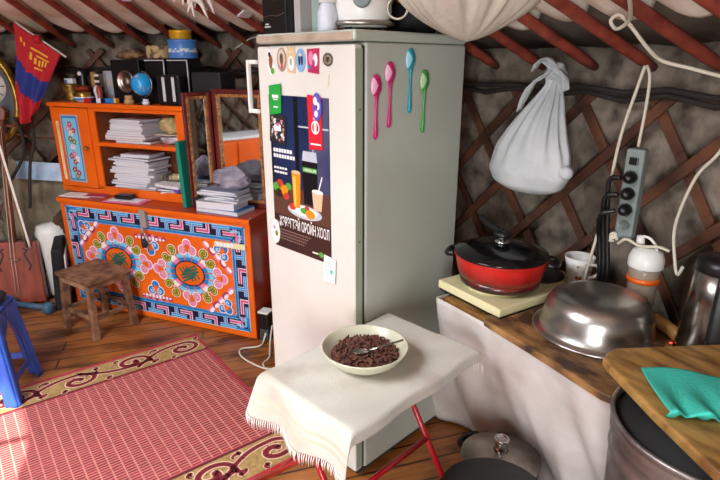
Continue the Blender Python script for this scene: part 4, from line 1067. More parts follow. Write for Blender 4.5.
for (a, b) in ((TP(.69, .1, .259), TP(.69, -.31, .259)), (TP(.845, .1, .0105), TP(.845, -.31, .0105)), (TP(.215, -.26, .0105), TP(.215, -.035, .0105))):
    mb = MB(); mb.tube([a, b], .009, 12); mb.build('crossbar', [M['redtube']], tb)
# cloth
mb = MB()
HL, HR_, HS1, HS2 = .115, .05, .03, .035      # hang: near end, far end, left side, right side
def cl(u, v):
    # u across x, v along y (0 near end)
    X = -hx - HS1 + (2 * hx + HS1 + HS2) * u; Y = -hy - HL + (2 * hy + HL + HR_) * v
    z = tz + .002; x, y = X, Y
    dn = dx = 0
    r = .012
    if Y < -hy: d = -hy - Y; dn += d; y = -hy - .006 - .22 * d - .012 * math.sin(X * 34 + 1) * d / .115 * 1.3
    if Y > hy: d = Y - hy; dn += d * .95; y = hy + .006 + .10 * d
    if X < -hx: d = -hx - X; dx += d; x = -hx - .005 - .1 * d
    if X > hx: d = X - hx; dx += d; x = hx + .005 + .08 * d + .004 * math.sin(Y * 25)
    if Y < -hy: x += (x * .22) * (-hy - Y) / .115 * .35
    z -= max(dn, dx) if min(dn, dx) <= 0 else math.hypot(dn, dx) * .95
    z += .0018 * math.sin(X * 21 + Y * 9) * math.sin(Y * 17) + .0012 * math.sin(X * 47 - Y * 31)
    return (x, y, max(z, .3))
mb.grid(cl, 44, 64, lambda u, v: 1 if (.045 < v < .06 or .085 < v < .092) else 0)
cloth = tag(mb.build('tablecloth', [M['cloth'], M['stripe']], loc=FR.w((tx0 + tx1) / 2, (ty0 + ty1) / 2, 0), rot=(0, 0, FR.a), solid=.003, subsurf=1), 'cream woven cloth with white fringe draped over the folding table', 'tablecloth')
mb = MB(); rg = random.Random(4)
for k in range(74):
    u = (k + .5) / 74; p = Vector(cl(u, 0)); a = rg.uniform(-.006, .006)
    mb.tube([p, p + Vector((a * .4, -.003, -.012)), p + Vector((a, -.002, -.026 - rg.random() * .008))], [.0017, .0015, .0007], 5)
for k in range(60):
    u = (k + .5) / 60; p = Vector(cl(u, 1)); a = rg.uniform(-.006, .006)
    mb.tube([p, p + Vector((a * .4, .002, -.012)), p + Vector((a, .002, -.028 - rg.random() * .01))], [.0017, .0015, .0007], 5)
mb.build('fringe', [M['fringe']], cloth)['kind'] = 'stuff'
bx, by, bz = .0, .0, tz + .0045
B0 = FR.w(.640, -.142, bz)
bo = thing('enamel_bowl', 'wide cream enamel bowl of dried morsels on the fringed cloth', 'bowl', B0, FR.a)
mb = MB(); mb.lathe([(0, 0), (.062, 0), (.07, .004), (.1, .025), (.122, .055), (.1225, .058), (.119, .0585), (.116, .055), (.094, .029), (.066, .010), (0, .008)], 64)
mb.build('bowl_body', [M['bowl']], bo)
mb = MB(); rg = random.Random(6)
mb.lathe([(0, .045), (.05, .042), (.085, .034), (.096, .031), (.08, .02), (0, .012)], 32)
for k in range(420):
    r = .09 * math.sqrt(rg.random()); a = rg.uniform(0, 2 * PI); l = rg.uniform(.004, .009)
    c = Vector((r * math.cos(a), r * math.sin(a), .0435 - .10 * (r ** 1.6) * 4.0 + rg.uniform(0, .008)))
    d = Vector((rg.uniform(-1, 1), rg.uniform(-1, 1), rg.uniform(-.4, .4))).normalized() * l
    mb.tube([c - d, c, c + d], [.0018, .0036, .0018], 5)
sd = mb.build('dried_morsels', [M['seeds']], loc=B0, rot=(0, 0, FR.a)); tag(sd, 'heap of dark brown dried morsels filling the cream bowl', 'dried food'); sd['kind'] = 'stuff'
sp = thing('metal_spoon', 'metal spoon lying in the dried morsels', 'spoon', B0, FR.a + R(44))
mb = MB(); mb.grid(lambda u, v: (.024 * math.sin(PI * v * .5) * math.cos(2 * PI * u) - .012, .015 * math.sin(PI * v * .5) * math.sin(2 * PI * u) - .03, .056 - .004 * math.cos(PI * v * .5)), 20, 6, closeu=True); mb.build('spoon_bowl', [M['steel']], sp, solid=.001)
mb = MB(); mb.tube([(.011, -.03, .057), (.05, -.015, .063), (.107, .0, .0735)], [.003, .0022, .003], 6); mb.build('spoon_handle', [M['steel']], sp)

# ------------------------------------------------------------------ kitchen counter with curtain
KZ = .68
ct = thing('kitchen_counter', 'low kitchen counter along the round wall, hidden behind a curtain', 'counter', KT.o, KT.a)
mb = MB(); mb.prism([(.015, .02), (.70, .02), (.70, .22), (1.1, .22), (1.1, .33), (.55, .43), (.015, .44)], KZ - .025, KZ - .001); mb.build('countertop', [M['board2']], ct)
for (x, y) in ((.04, .29), (.66, .29), (.04, .41), (.66, .38), (1.07, .25)):
    mb = MB(); mb.box(x - .018, x + .018, y - .018, y + .018, 0, KZ - .026); mb.build('leg', [M['stoolwood']], ct)
mb = MB()
def cur(u, v):
    x = -.0 + .68 * u
    fold = .032 * math.sin(u * 19 - v * 6 + 1.5 * math.sin(u * 7)) * (v ** .8) + .006 * math.sin(u * 51 - v * 6) * v
    y = -.002 + .23 * v ** 1.1 - fold
    xx = x - .23 * v * (1 - u) ** 2 + .02 * math.sin(v * 3) * (1 - u)
    return (xx, y, (KZ + .0) * (1 - v) + .012 * v)
mb.grid(cur, 120, 30)
side = lambda u, v: (lambda a: (a[0] + .03 * u * 0, a[1] + .25 * u * (1 - .35 * v), a[2]))(cur(0, v))
mb.grid(lambda u, v: side(1 - u, v), 16, 30)
tag(mb.build('counter_curtain', [M['curtain']], loc=KT.o, rot=(0, 0, KT.a), solid=.002), 'greyish white cloth curtain hanging down the front of the counter', 'curtain')

# hot plate
hp = thing('hot_plate', 'cream two burner electric hot plate at the left end of the counter', 'hot plate', KT.w(-.03, .035, KZ + .0005), KT.a)
mb = MB(); mb.box(.0, .275, 0, .42, .008, .016); mb.build('housing', [M['black']], hp, bevel=.003)
mb = MB(); mb.box(-.004, .279, -.004, .424, .0165, .045); mb.build('enamel_top', [M['cream']], hp, bevel=.004)
for k, (x, y) in enumerate(((.132, .125), (.145, .320))):
    mb = MB(); mb.lathe([(.0, .0455), (.098 - .012 * k, .0455), (.1 - .012 * k, .05), (.092 - .012 * k, .054), (.0, .054)], 40, (x, y, 0)); mb.build('burner', [M['cream'] if k == 0 else M['black']], hp)
for (x, y) in ((.02, .02), (.25, .02), (.02, .40), (.25, .40)):
    mb = MB(); mb.lathe([(.0, 0), (.012, 0), (.012, .008), (0, .008)], 12, (x, y, 0)); mb.build('foot', [M['black']], hp)
# red pot
pz = KZ + .055
pt = thing('red_pot', 'large red cooking pot with black lid and long handle on the hot plate', 'pot', KT.w(.105, .175, pz), KT.a)
mb = MB()
mb.lathe([(0, 0), (.118, 0), (.128, .006), (.134, .03)], 64, mi=1); mb.lathe([(.134, .03), (.139, .05), (.146, .085), (.15, .098), (.152, .1), (.147, .1), (.14, .085), (.125, .01), (0, .008)], 64, mi=0)
potm = M['red_enamel'].copy() if False else None
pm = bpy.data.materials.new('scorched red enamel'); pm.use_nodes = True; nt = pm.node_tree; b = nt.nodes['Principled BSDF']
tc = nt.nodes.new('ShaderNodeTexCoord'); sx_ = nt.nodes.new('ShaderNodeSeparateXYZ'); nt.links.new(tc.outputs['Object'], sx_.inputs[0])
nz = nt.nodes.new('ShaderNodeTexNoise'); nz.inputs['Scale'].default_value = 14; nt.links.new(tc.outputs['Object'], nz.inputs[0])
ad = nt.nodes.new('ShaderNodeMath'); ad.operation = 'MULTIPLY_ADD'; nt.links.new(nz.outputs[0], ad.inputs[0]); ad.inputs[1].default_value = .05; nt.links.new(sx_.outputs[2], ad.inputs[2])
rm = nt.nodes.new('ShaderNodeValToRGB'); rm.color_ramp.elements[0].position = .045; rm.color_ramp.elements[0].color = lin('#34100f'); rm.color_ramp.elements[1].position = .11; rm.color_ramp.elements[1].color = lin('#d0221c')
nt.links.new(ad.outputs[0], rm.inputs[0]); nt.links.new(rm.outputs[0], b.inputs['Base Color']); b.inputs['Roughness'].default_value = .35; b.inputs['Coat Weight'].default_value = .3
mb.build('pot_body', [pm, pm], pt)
mb = MB(); mb.lathe([(.148, .1005), (.151, .103), (.149, .108), (.11, .124), (.05, .135), (0, .137)], 64); ld = mb.build('lid', [mat('black glass lid', '#101013', .12)], pt)
mb = MB(); mb.lathe([(.02, .136), (.026, .139), (.024, .144), (.012, .147), (.012, .152), (0, .152)], 24); mb.build('knob_base', [M['chrome']], ld)
mb = MB(); mb.lathe([(.012, .15), (.024, .156), (.03, .165), (.026, .174), (0, .178)], 24)
hd = (math.cos(R(175)), math.sin(R(175)))
mb.tube(catmull([(0, 0, .166), (hd[0] * .04, hd[1] * .04 + .01, .17), (hd[0] * .09, hd[1] * .09 + .015, .177), (hd[0] * .13, hd[1] * .13 + .02, .187)], 5), [.013] * 6 + [.011] * 10, 10); mb.build('lid_handle', [M['black']], ld)
for a in (-145, 35):
    mb = MB(); ca, sa = math.cos(R(a)), math.sin(R(a)); tx_, ty_ = -sa, ca
    mb.tube(catmull([(ca * .148 + tx_ * .035, sa * .148 + ty_ * .035, .092), (ca * .17 + tx_ * .03, sa * .17 + ty_ * .03, .088), (ca * .176, sa * .176, .086), (ca * .17 - tx_ * .03, sa * .17 - ty_ * .03, .088), (ca * .148 - tx_ * .035, sa * .148 - ty_ * .035, .092)], 5), .010, 8); mb.build('side_handle', [M['black']], pt)
# mug
mg = thing('flowered_mug', 'white mug with red and brown flower print behind the basin', 'mug', KT.w(.228, .418, KZ + .046), KT.a)
mg.scale = (1.12, 1.12, 1.05)
mb = MB(); mb.lathe([(0, 0), (.03, 0), (.033, .004), (.038, .06), (.044, .085), (.0415, .085), (.035, .06), (.03, .008), (0, .007)], 40); mb.build('mug_body', [M['white']], mg)
mb = MB(); mb.tube(catmull([(.036, 0, .068), (.06, 0, .07), (.064, 0, .045), (.036, 0, .02)], 5), .005, 8); mb.build('handle', [M['white']], mg)
mb = MB(); rg = random.Random(8)
for k in range(40):
    a = rg.uniform(0, 2 * PI); z = rg.uniform(.012, .068); r = .0345 + (z / .085) * .0055 + .0006
    if z > .06: r = .0405
    s_ = rg.uniform(.003, .0055)
    vs = [(r * math.cos(a + s_ / r * math.cos(t)), r * math.sin(a + s_ / r * math.cos(t)), z + s_ * math.sin(t)) for t in [i * PI / 4 for i in range(8)]]
    mb.add(vs, [tuple(range(8))], k % 3)
mb.flat = True; mb.build('flower_print', [M['p_red'], M['stoolwood'], M['gold']], mg)
# board under the basin
b1 = MB(); b1.prism([(.222, .0), (.238, -.022), (.42, -.035), (.655, -.06), (.69, -.05), (.69, .16), (.75, .40), (.68, .425), (.258, .43), (.258, .024), (.222, .024)], 0, .022)
tag(b1.build('chopping_board', [M['board']], loc=KT.w(0, 0, KZ + .0008), rot=(0, 0, KT.a), bevel=.006, seg=3), 'dark worn wooden board under the upturned steel basin', 'board')
# upturned basin
bs = MB()
bs.lathe([(.172, 0), (.174, .003), (.170, .006), (.158, .007), (.151, .012), (.147, .04), (.141, .07), (.13, .092), (.112, .104), (.08, .109), (0, .11)], 72)
tag(bs.build('steel_basin', [mat('stained steel', '#c9c4be', .3, .95, col2='#77726c', ns=5, nd=6, lo=.3, hi=.6, bump=.04)], loc=KT.w(.452, .205, KZ + .0235), rot=(0, 0, KT.a)), 'large stainless steel basin lying upside down on the worn board', 'basin')
# shaker
sh = thing('shaker_bottle', 'clear shaker bottle with white lid and orange band behind the basin', 'shaker', KT.w(.465, .385, KZ + .024), KT.a)
sh.scale = (1, 1, 1.06)
mb = MB(); mb.lathe([(0, 0), (.034, 0), (.036, .004), (.042, .13), (.045, .155), (.043, .155), (.04, .13), (.033, .006), (0, .005)], 40); mb.build('cup', [mat('smoky clear plastic', '#a89684', .25, alpha=.75)], sh)
mb = MB(); mb.lathe([(.043, .108), (.0455, .108), (.0455, .122), (.043, .122)], 40); mb.build('orange_band', [M['orange']], sh)
mb = MB(); mb.lathe([(.047, .15), (.048, .152), (.048, .175), (.04, .195), (.022, .205), (0, .207)], 40); sl = mb.build('lid', [M['white']], sh)
mb = MB(); mb.tube([(-.022, 0, .195), (-.026, 0, .215), (-.028, 0, .232)], [.012, .012, .010], 12); mb.tube(catmull([(-.02, 0, .232), (.0, 0, .23), (.02, 0, .215), (.026, 0, .2)], 4), .004, 8); mb.build('spout_and_loop', [M['white']], sl)
# rolling pin
rp_ = thing('rolling_pin', 'pale wooden rolling pin lying between the basin and the kettle', 'rolling pin', KT.w(.57, .352, KZ + .024 + .0185), KT.a + R(-28))
mb = MB(); mb.tube([(-.05, 0, 0), (.06, 0, 0)], .018, 20); mb.build('roller', [mat('pale pin wood', '#c79a5c', .5, col2='#a8793f', ns=8)], rp_, bevel=.003)
mb = MB(); mb.tube([(.0605, 0, 0), (.064, 0, 0)], .012, 16); mb.build('end_plug', [M['paleedge']], rp_)
# electric kettle
kt = thing('electric_kettle', 'black and stainless electric kettle at the right edge of the counter', 'kettle', KT.w(.69, .335, KZ + .004), KT.a)
kt.scale = (1.06, 1.06, 1.3)
mb = MB(); mb.lathe([(0, 0), (.074, 0), (.076, .006), (.074, .018), (.066, .022), (0, .022)], 40); mb.build('power_base', [M['black']], kt)
mb = MB(); mb.lathe([(0, .023), (.07, .023), (.071, .03), (.064, .13), (.058, .195), (0, .196)], 48); mb.build('jug', [M['steel']], kt)
mb = MB(); mb.lathe([(.0585, .19), (.061, .196), (.058, .215), (.03, .222), (0, .223)], 40); mb.build('lid', [M['black']], kt)
mb = MB(); mb.grid(lambda u, v: ((.0735 - .0125 * v) * math.cos(R(-75 + 150 * u)), (.0735 - .0125 * v) * math.sin(R(-75 + 150 * u)), .024 + .17 * v), 20, 6)
hs = mb.build('black_side', [M['black']], kt, solid=.004)
mb = MB(); mb.tube(catmull([(.05, -.03, .205), (.1, -.04, .2), (.115, -.045, .14), (.1, -.04, .07), (.065, -.03, .05)], 5), .011, 10); mb.build('handle', [M['black']], kt)
mb = MB(); mb.box(-.012, .012, -.079, -.072, .006, .016); 
rl = bpy.data.materials.new('red pilot light'); rl.use_nodes = True; q = rl.node_tree.nodes['Principled BSDF']; q.inputs['Base Color'].default_value = (1, .02, .02, 1); q.inputs['Emission Color'].default_value = (1, .05, .03, 1); q.inputs['Emission Strength'].default_value = 3
mb = MB(); mb.box(-.078, -.07, -.03, -.02, .007, .015); mb.build('pilot_light', [rl], kt, bevel=.002)

# galvanized bin with a board lying over it
bn = thing('galvanized_bin', 'ribbed galvanized metal bin at the lower right corner', 'bin', KT.w(.880, -.022, .026), KT.a)
mb = MB()
pr = [(0, .004), (.15, .004), (.158, .01)]
z = .03
while z < .60: pr.append((.158 + .03 * z / .7, z)); z += .04
for zz in (.615, .625, .635, .645): pr.append((.1835 + (.004 if zz in (.625,) else 0), zz))
pr += [(.185, .66), (.189, .667), (.185, .675), (.19, .682), (.186, .69), (.187, .70), (.193, .704), (.193, .712), (.187, .715), (.184, .712), (.184, .70), (.165, .4), (.15, .02), (0, .015)]
mb.lathe(pr, 72); mb.build('bin_body', [M['galv']], bn)
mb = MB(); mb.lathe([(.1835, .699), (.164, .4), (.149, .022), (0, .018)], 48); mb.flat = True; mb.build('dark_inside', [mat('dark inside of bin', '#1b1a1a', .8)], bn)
b2 = MB(); b2.prism([(.612, .01), (.622, -.02), (.65, -.04), (.80, -.12), (.95, -.19), (1.02, -.21), (1.13, .0), (1.0, .27), (.745, .30), (.61, .045)], 0, .026)
tag(b2.build('yellow_board', [M['board2']], loc=KT.w(0, 0, .7425), rot=(0, 0, KT.a), bevel=.009, seg=3), 'yellow brown wooden board lying across the metal bin', 'board')
# turquoise cloth on the board
mb = MB()
def tq(u, v):
    x = u * .34; y = v * .185
    fold = .5 + .5 * math.sin(u * 36 + .5)
    k = (1 - v) ** 2.5
    return (x, y - .02 * fold * k + .008 * math.sin(u * 9), .004 + .028 * fold * k + .002 * math.sin(u * 12 + v * 5) * (1 - k))
mb.grid(tq, 90, 24)
mb.grid(lambda u, v: (lambda p: (p[0], p[1] + .02 * v, p[2] * (1 - v) + .003 * v))(tq(u, 0)), 90, 2)
tag(mb.build('turquoise_cloth', [M['turq']], loc=KT.w(.832, -.128, .770), rot=(0, 0, KT.a + R(45)), solid=.0025), 'folded turquoise cloth on the yellow brown board', 'cloth')

# pots on the floor
lp = thing('steel_pot', 'steel pot with shiny lid and round knob on the floor before the curtain', 'pot', KT.w(.305, .03, 0), KT.a)
lp.scale = (1.02, 1.02, 1.30)
mb = MB(); mb.lathe([(0, .003), (.1, .003), (.112, .01), (.116, .17), (.12, .174), (.115, .176), (.0, .176)], 56); mb.build('pot_body', [M['black']], lp)
mb = MB(); mb.lathe([(.121, .177), (.122, .18), (.115, .183), (.09, .192), (.05, .2), (0, .203)], 56); ld = mb.build('lid', [M['steel_dull']], lp)
mb = MB(); mb.lathe([(.024, .201), (.019, .207), (.018, .222), (.024, .228), (.024, .234), (.016, .236), (.0145, .232), (.008, .232), (0, .233)], 32); mb.build('knob', [M['chrome']], ld)
mb = MB(); mb.tube(catmull([(-.108, .05, .15), (-.145, .045, .155), (-.155, .0, .157), (-.145, -.035, .155), (-.112, -.03, .15)], 5), .009, 8); mb.build('side_handle', [M['black']], lp)
bp_ = thing('black_pot', 'black pot with dark rim at the bottom edge of the view', 'pot', KT.w(.485, -.19, 0), KT.a)
bp_.scale = (1, 1, 1.37)
mb = MB(); mb.lathe([(0, .003), (.13, .003), (.14, .012), (.146, .23), (.151, .236), (.149, .242), (.142, .24), (.138, .06), (0, .05)], 64); mb.build('pot_body', [M['blackmatte']], bp_)
mb = MB(); mb.lathe([(.146, .2425), (.142, .247), (.1, .252), (0, .255)], 56); mb.build('lid', [mat('matt black lid', '#1d1d1f', .55)], bp_)
# glass jar on the floor behind the table leg
gj = thing('glass_jar', 'small glass jar with shiny lid on the floor behind the red table leg', 'jar', KT.w(-.20, .02, 0), KT.a)
mb = MB(); mb.lathe([(0, .002), (.03, .002), (.036, .012), (.036, .05), (.028, .06), (.028, .065)], 28); mb.build('jar_body', [mat('greenish glass', '#8f9a86', .1, trans=.5)], gj)
mb = MB(); mb.lathe([(.03, .062), (.031, .074), (0, .076)], 28); mb.build('lid', [M['gold']], gj)
# ------------------------------------------------------------------ things on the kitchen wall
def wk(x, y, z): return KT.w(x, y, z)
# hanging cotton bag (local frame at the wall)
hb = thing('cotton_bag', 'grey white cotton cloth bag knotted and hanging from the lattice', 'bag', wk(.05, .395, 0), KT.a)
mb = MB()
def bagf(u, v):
    a = 2 * PI * u
    # v: 0 top (knot) .. 1 bottom
    z = 1.385 - .385 * v
    r = interp(v, [0, .06, .15, .35, .6, .8, .92, .98, 1], [.034, .026, .045, .088, .140, .162, .138, .075, 0.0])
    pl = 1 + .17 * math.cos(13 * a + 2 * math.sin(a)) * max(0, 1 - v * 1.25) + .03 * math.sin(5 * a + v * 4)
    cx = interp(v, [0, .3, 1], [.018, .0, -.014])
    return (cx + r * pl * math.cos(a), .52 * r * pl * math.sin(a) - .05 * smooth(0, .6, v), z + .01 * math.sin(3 * a) * v * (1 - v))
mb.grid(bagf, 110, 34, closeu=True, mi=0)
mb.build('bag_body', [M['bag']], hb, subsurf=1)
mb = MB()
mb.grid(lambda u, v: (.018 + (.036 + .008 * math.sin(4 * PI * v)) * math.cos(2 * PI * u) * math.sin(PI * v) + .0, .03 * math.sin(2 * PI * u) * math.sin(PI * v), 1.40 + .03 * math.cos(PI * v)), 24, 12, closeu=True)
mb.build('knot', [M['bag']], hb)
def flap(path, w0, w1, nm):
    mb = MB(); pts = catmull(path, 6); n = len(pts) - 1
    def f(u, v):
        i = min(int(u * n), n - 1); p = pts[i].lerp(pts[i + 1], u * n - i)
        w = w0 + (w1 - w0) * u
        return p + Vector((.0, 0, 1)) * w * (v - .5) * (.6) + Vector((.8, .0, 0)) * w * (v - .5) + Vector((0, -.01 * math.sin(v * 9 + u * 3), 0))
    mb.grid(f, 24, 8); mb.build(nm, [M['bag']], hb, solid=.003)
flap([(.01, -.03, 1.39), (-.03, -.045, 1.365), (-.065, -.04, 1.32), (-.098, -.03, 1.27)], .05, .016, 'knot_tail')
flap([(.03, -.02, 1.41), (.0, -.03, 1.435), (-.03, -.03, 1.43), (-.05, -.028, 1.405)], .03, .02, 'knot_tail')
flap([(.04, -.02, 1.40), (.07, -.03, 1.375), (.08, -.03, 1.34)], .03, .03, 'knot_tail')
mb = MB(); mb.grid(lambda u, v: (.15 + .026 * math.cos(2 * PI * u) * math.sin(PI * v), -.07 + .02 * math.sin(2 * PI * u) * math.sin(PI * v), 1.10 + .022 * math.cos(PI * v)), 14, 8, closeu=True); mb.build('side_knot', [M['bag']], hb)

# power strip with plugs
ps = thing('power_strip', 'grey socket strip with black plugs hanging on the lattice wall', 'power strip', wk(.385, .392, 0), KT.a + R(10))
mb = MB(); mb.box(-.026, .026, -.02, .016, .925, 1.195); mb.build('housing', [M['strip']], ps, bevel=.006, seg=3)
mb = MB(); mb.box(-.012, .012, -.026, -.0205, 1.15, 1.172); mb.build('switch', [M['black']], ps, bevel=.002)
for k in range(4):
    z = 1.115 - k * .048
    Tm = Matrix.Translation((0, -.0205, z)) @ Matrix.Rotation(PI / 2, 4, 'X')
    mb = MB(); mb.lathe([(.021, 0), (.021, .002), (.018, .002), (.016, -.0), (0, -.0)], 24, T=Tm); so = mb.build('socket', [M['strip']], ps)
    if k < 3:
        mb = MB(); mb.lathe([(.018, .0), (.019, .01), (.014, .028), (.008, .034), (0, .036)], 20, T=Tm); tag(mb.build('plug', [M['black']], loc=ps.location, rot=ps.rotation_euler), ['black plug in the top socket of the grey strip', 'black plug in the second socket of the grey strip', 'black plug in the third socket of the grey strip'][k], 'plug', 'plugs in the grey power strip')
def cable(name, pts, r, m, label, cat='cable', group=None, n=7):
    mb = MB(); mb.tube(catmull(pts, 8), r, n); return tag(mb.build(name, [m]), label, cat, group)
for k in range(3):
    x = .355
    cable('black_cable', [wk(.378, .336, 1.115 - .048 * k), wk(.345, .335 - .008 * k, 1.10 - .05 * k), wk(.345 - .010 * k, .35, 1.0 - .03 * k), wk(.352 - .013 * k, .362, .90), wk(.362 - .014 * k, .37, .80), wk(.36 - .014 * k, .375, .722)], .0075, M['black'],
          ['black cable from the topmost plug, rightmost in the hanging bundle', 'black cable from the second plug, middle of the hanging bundle', 'black cable from the third plug, leftmost in the hanging bundle'][k], 'cable', 'black cables hanging from the plugs')
cable('white_cable', [wk(.36, .40, 1.42), wk(.35, .395, 1.36), wk(.325, .39, 1.22), wk(.315, .385, 1.05), wk(.30, .38, .9), wk(.28, .385, .78), wk(.275, .39, .70)], .0048, M['cable'], 'off white cable hanging straight down from a roof pole left of the socket strip')
cable('grey_cable', [wk(.366, .40, 1.42), wk(.385, .39, 1.385), wk(.388, .388, 1.30), wk(.383, .39, 1.2)], .0045, M['cable'], 'off white cable from the roof pole down into the top of the socket strip')
a0 = roof(29.5, .14, -.05); 
CABLEPTS = [(.536, .0, 1.575), (.497, .08, 1.545), (.447, .16, 1.522), (.395, .195, 1.507), (.372, .2, 1.527), (.395, .2, 1.539), (.432, .2, 1.508), (.455, .24, 1.462), (.474, .28, 1.432), (.530, .30, 1.416), (.587, .32, 1.40), (.66, .31, 1.385), (.78, .28, 1.38)]
cable('white_cable', [wk(*q) for q in CABLEPTS], .0048, M['cable'], 'off white cable looping from the roof past the poles to the far right')
cable('white_cable', [wk(.64, .36, 1.32), wk(.61, .365, 1.22), wk(.565, .37, 1.15), wk(.535, .38, 1.05), wk(.528, .385, .98), wk(.545, .385, .90), wk(.56, .38, .87), wk(.575, .37, .90)], .0045, M['cable'], 'off white cable hanging down the wall above the kettle')
cable('white_cable', [wk(.385, .36, .915), wk(.41, .36, .935), wk(.45, .365, .925), wk(.50, .37, .935), wk(.53, .375, .93)], .0045, M['cable'], 'short off white cable running right from the foot of the socket strip')
mb = MB()
for k in range(3): mb.tube(catmull([wk(.37 + .006 * k, .345, .925), wk(.375, .335, .945 - .01 * k), wk(.385, .34, .95 - .006 * k), wk(.39, .345, .93)], 5), .004, 6)
tag(mb.build('cable_knot', [M['cable']]), 'small knot of off white cable at the foot of the socket strip', 'cable')
cable('thin_string', [wp(73, 1.50, .05), wp(70, 1.56, .06), wp(66.5, 1.53, .06), wp(63.5, 1.47, .06)], .004, M['cable'], 'thin whitish string strung across the wall left of the fridge', 'string')

# ------------------------------------------------------------------ cables and charger beside the fridge
t = thing('charger_box', 'small black and white power brick on the floor between chest and fridge', 'power brick', CH.w(1.345, .03, 0), CH.a)
mb = MB(); mb.box(-.028, .03, -.03, .03, .07, .16); mb.build('brick_body', [M['black']], t, bevel=.006)
mb = MB(); mb.box(-.03, .032, -.032, .032, .161, .17); mb.build('white_lid', [M['white']], t, bevel=.002)
mb = MB(); mb.box(-.026, .028, -.028, .028, .0, .069); mb.build('dark_foot', [M['gasket']], t, bevel=.004)
def fl(x, y, z=.006): return Vector((x, y, z))
cable('floor_cable', [fl(-.50, 2.62, .09), fl(-.51, 2.58, .03), fl(-.53, 2.53), fl(-.62, 2.50), fl(-.60, 2.42), fl(-.50, 2.33), fl(-.42, 2.30), fl(-.36, 2.28)], .0045, M['cable'], 'white cable looping on the planks left of the fridge')
cable('floor_cable', [fl(-.47, 2.6, .09), fl(-.47, 2.5, .03), fl(-.46, 2.42), fl(-.48, 2.35), fl(-.43, 2.27), fl(-.36, 2.24)], .0045, M['cable'], 'second white cable curling toward the fridge base')
mb = MB()
for k, (z, m_) in enumerate(((.30, 0), (.33, 1), (.42, 2), (.49, 0))):
    pass
for k, (z, h, m_, lab) in enumerate(((.0, .27, 'gasket', 'dark carton standing in the gap left of the fridge, lowest'), (.271, .1, 'pap0', 'white carton second from the bottom in the gap left of the fridge'), (.372, .05, 'turq', 'small turquoise and white packet in the gap left of the fridge'), (.423, .11, 'pap2', 'white and red carton topmost in the gap left of the fridge'))):
    o = MB(); o.box(-.035, .035, -.05, .05, 0, h); tag(o.build('gap_carton', [M[m_]], loc=CH.w(1.37, .2, z), rot=(0, 0, CH.a), bevel=.002), lab, 'carton')

# ------------------------------------------------------------------ wooden stool
ws = thing('wooden_stool', 'small scuffed brown wooden stool in front of the painted chest', 'stool', (-1.474, 2.774, 0), R(-33))
sw, sd, shh = .152, .130, .34
mb = MB(); mb.box(-sw, sw, -sd, sd, shh - .022, shh); mb.build('seat', [M['stoolwood']], ws, bevel=.004)
lg = []
for sx in (-1, 1):
    for sy in (-1, 1):
        a = Vector((sx * (sw - .03), sy * (sd - .03), shh - .023)); b = Vector((sx * (sw - .012), sy * (sd - .012), 0.001))
        mb = MB(); mb.bar(a, b, .032, .032, up=(0, 1, 0)); mb.build('leg', [M['stoolwood']], ws, bevel=.003)
for (z, h) in ((shh - .04, .032), (.12, .022)):
    for s_ in (-1, 1):
        mb = MB(); e = .02
        mb.bar((-(sw - e - .02), s_ * (sd - e), z), ((sw - e - .02), s_ * (sd - e), z), .016, h); mb.build('rail', [M['paleedge'] if z > .2 else M['stoolwood']], ws, bevel=.002)
        mb = MB(); mb.bar((s_ * (sw - e), -(sd - e - .02), z), (s_ * (sw - e), (sd - e - .02), z), .016, h); mb.build('rail', [M['stoolwood']], ws, bevel=.002)

# ------------------------------------------------------------------ blue plastic stool
bs_ = thing('plastic_stool', 'bright blue plastic stool cut off by the left edge of the view', 'stool', (-1.655, 2.112, 0), R(12))
hb_, ht_, H_ = .147, .112, .43
mb = MB(); mb.box(-ht_, ht_, -ht_, ht_, H_ - .02, H_); mb.build('seat', [M['blueplastic']], bs_, bevel=.012, seg=3)
def pos(s, z): k = hb_ + (ht_ - .004 - hb_) * z / H_; return k
for q in range(4):
    Rm = Matrix.Rotation(q * PI / 2, 4, 'Z')
    mb = MB()   # corner leg: L section
    n = 14
    for side in (0, 1):
        def f(u, v):
            z = (H_ - .021) * v; k = pos(1, z)
            wleg = .052 + .055 * smooth(.55, 1, v) ** 1.5 + .0 * v
            if v > .72: wleg = min(k, .052 + (k - .052) * ((v - .72) / .16)) if v < .88 else k
            off = wleg * u
            fl_ = .006 * math.sin(u * PI * 2)
            p = Vector((-k + off, -k - fl_, z)) if side == 0 else Vector((-k - fl_, -k + off, z))
            return Rm @ p
        mb.grid(f, 6, 22, flip=bool(side))
    mb.build('leg', [M['blueplastic']], bs_, solid=.005)
    mb = MB()
    z0, z1 = .10, .125
    a = Rm @ Vector((-pos(1, .11) + .05, -pos(1, .11) + .004, .11)); b = Rm @ Vector((pos(1, .11) - .05, -pos(1, .11) + .004, .11))
    mb.bar(a, b, .006, .03); mb.build('brace', [M['blueplastic']], bs_)
blob('black_scrap', [M['blackmatte']], 'black fabric scrap lying on the blue plastic stool', 'fabric', (0, 0, .028), (.09, .08, .03), 51, (-1.63, 2.13, H_ + .0), 0, .2, 2, zmin=.0015)

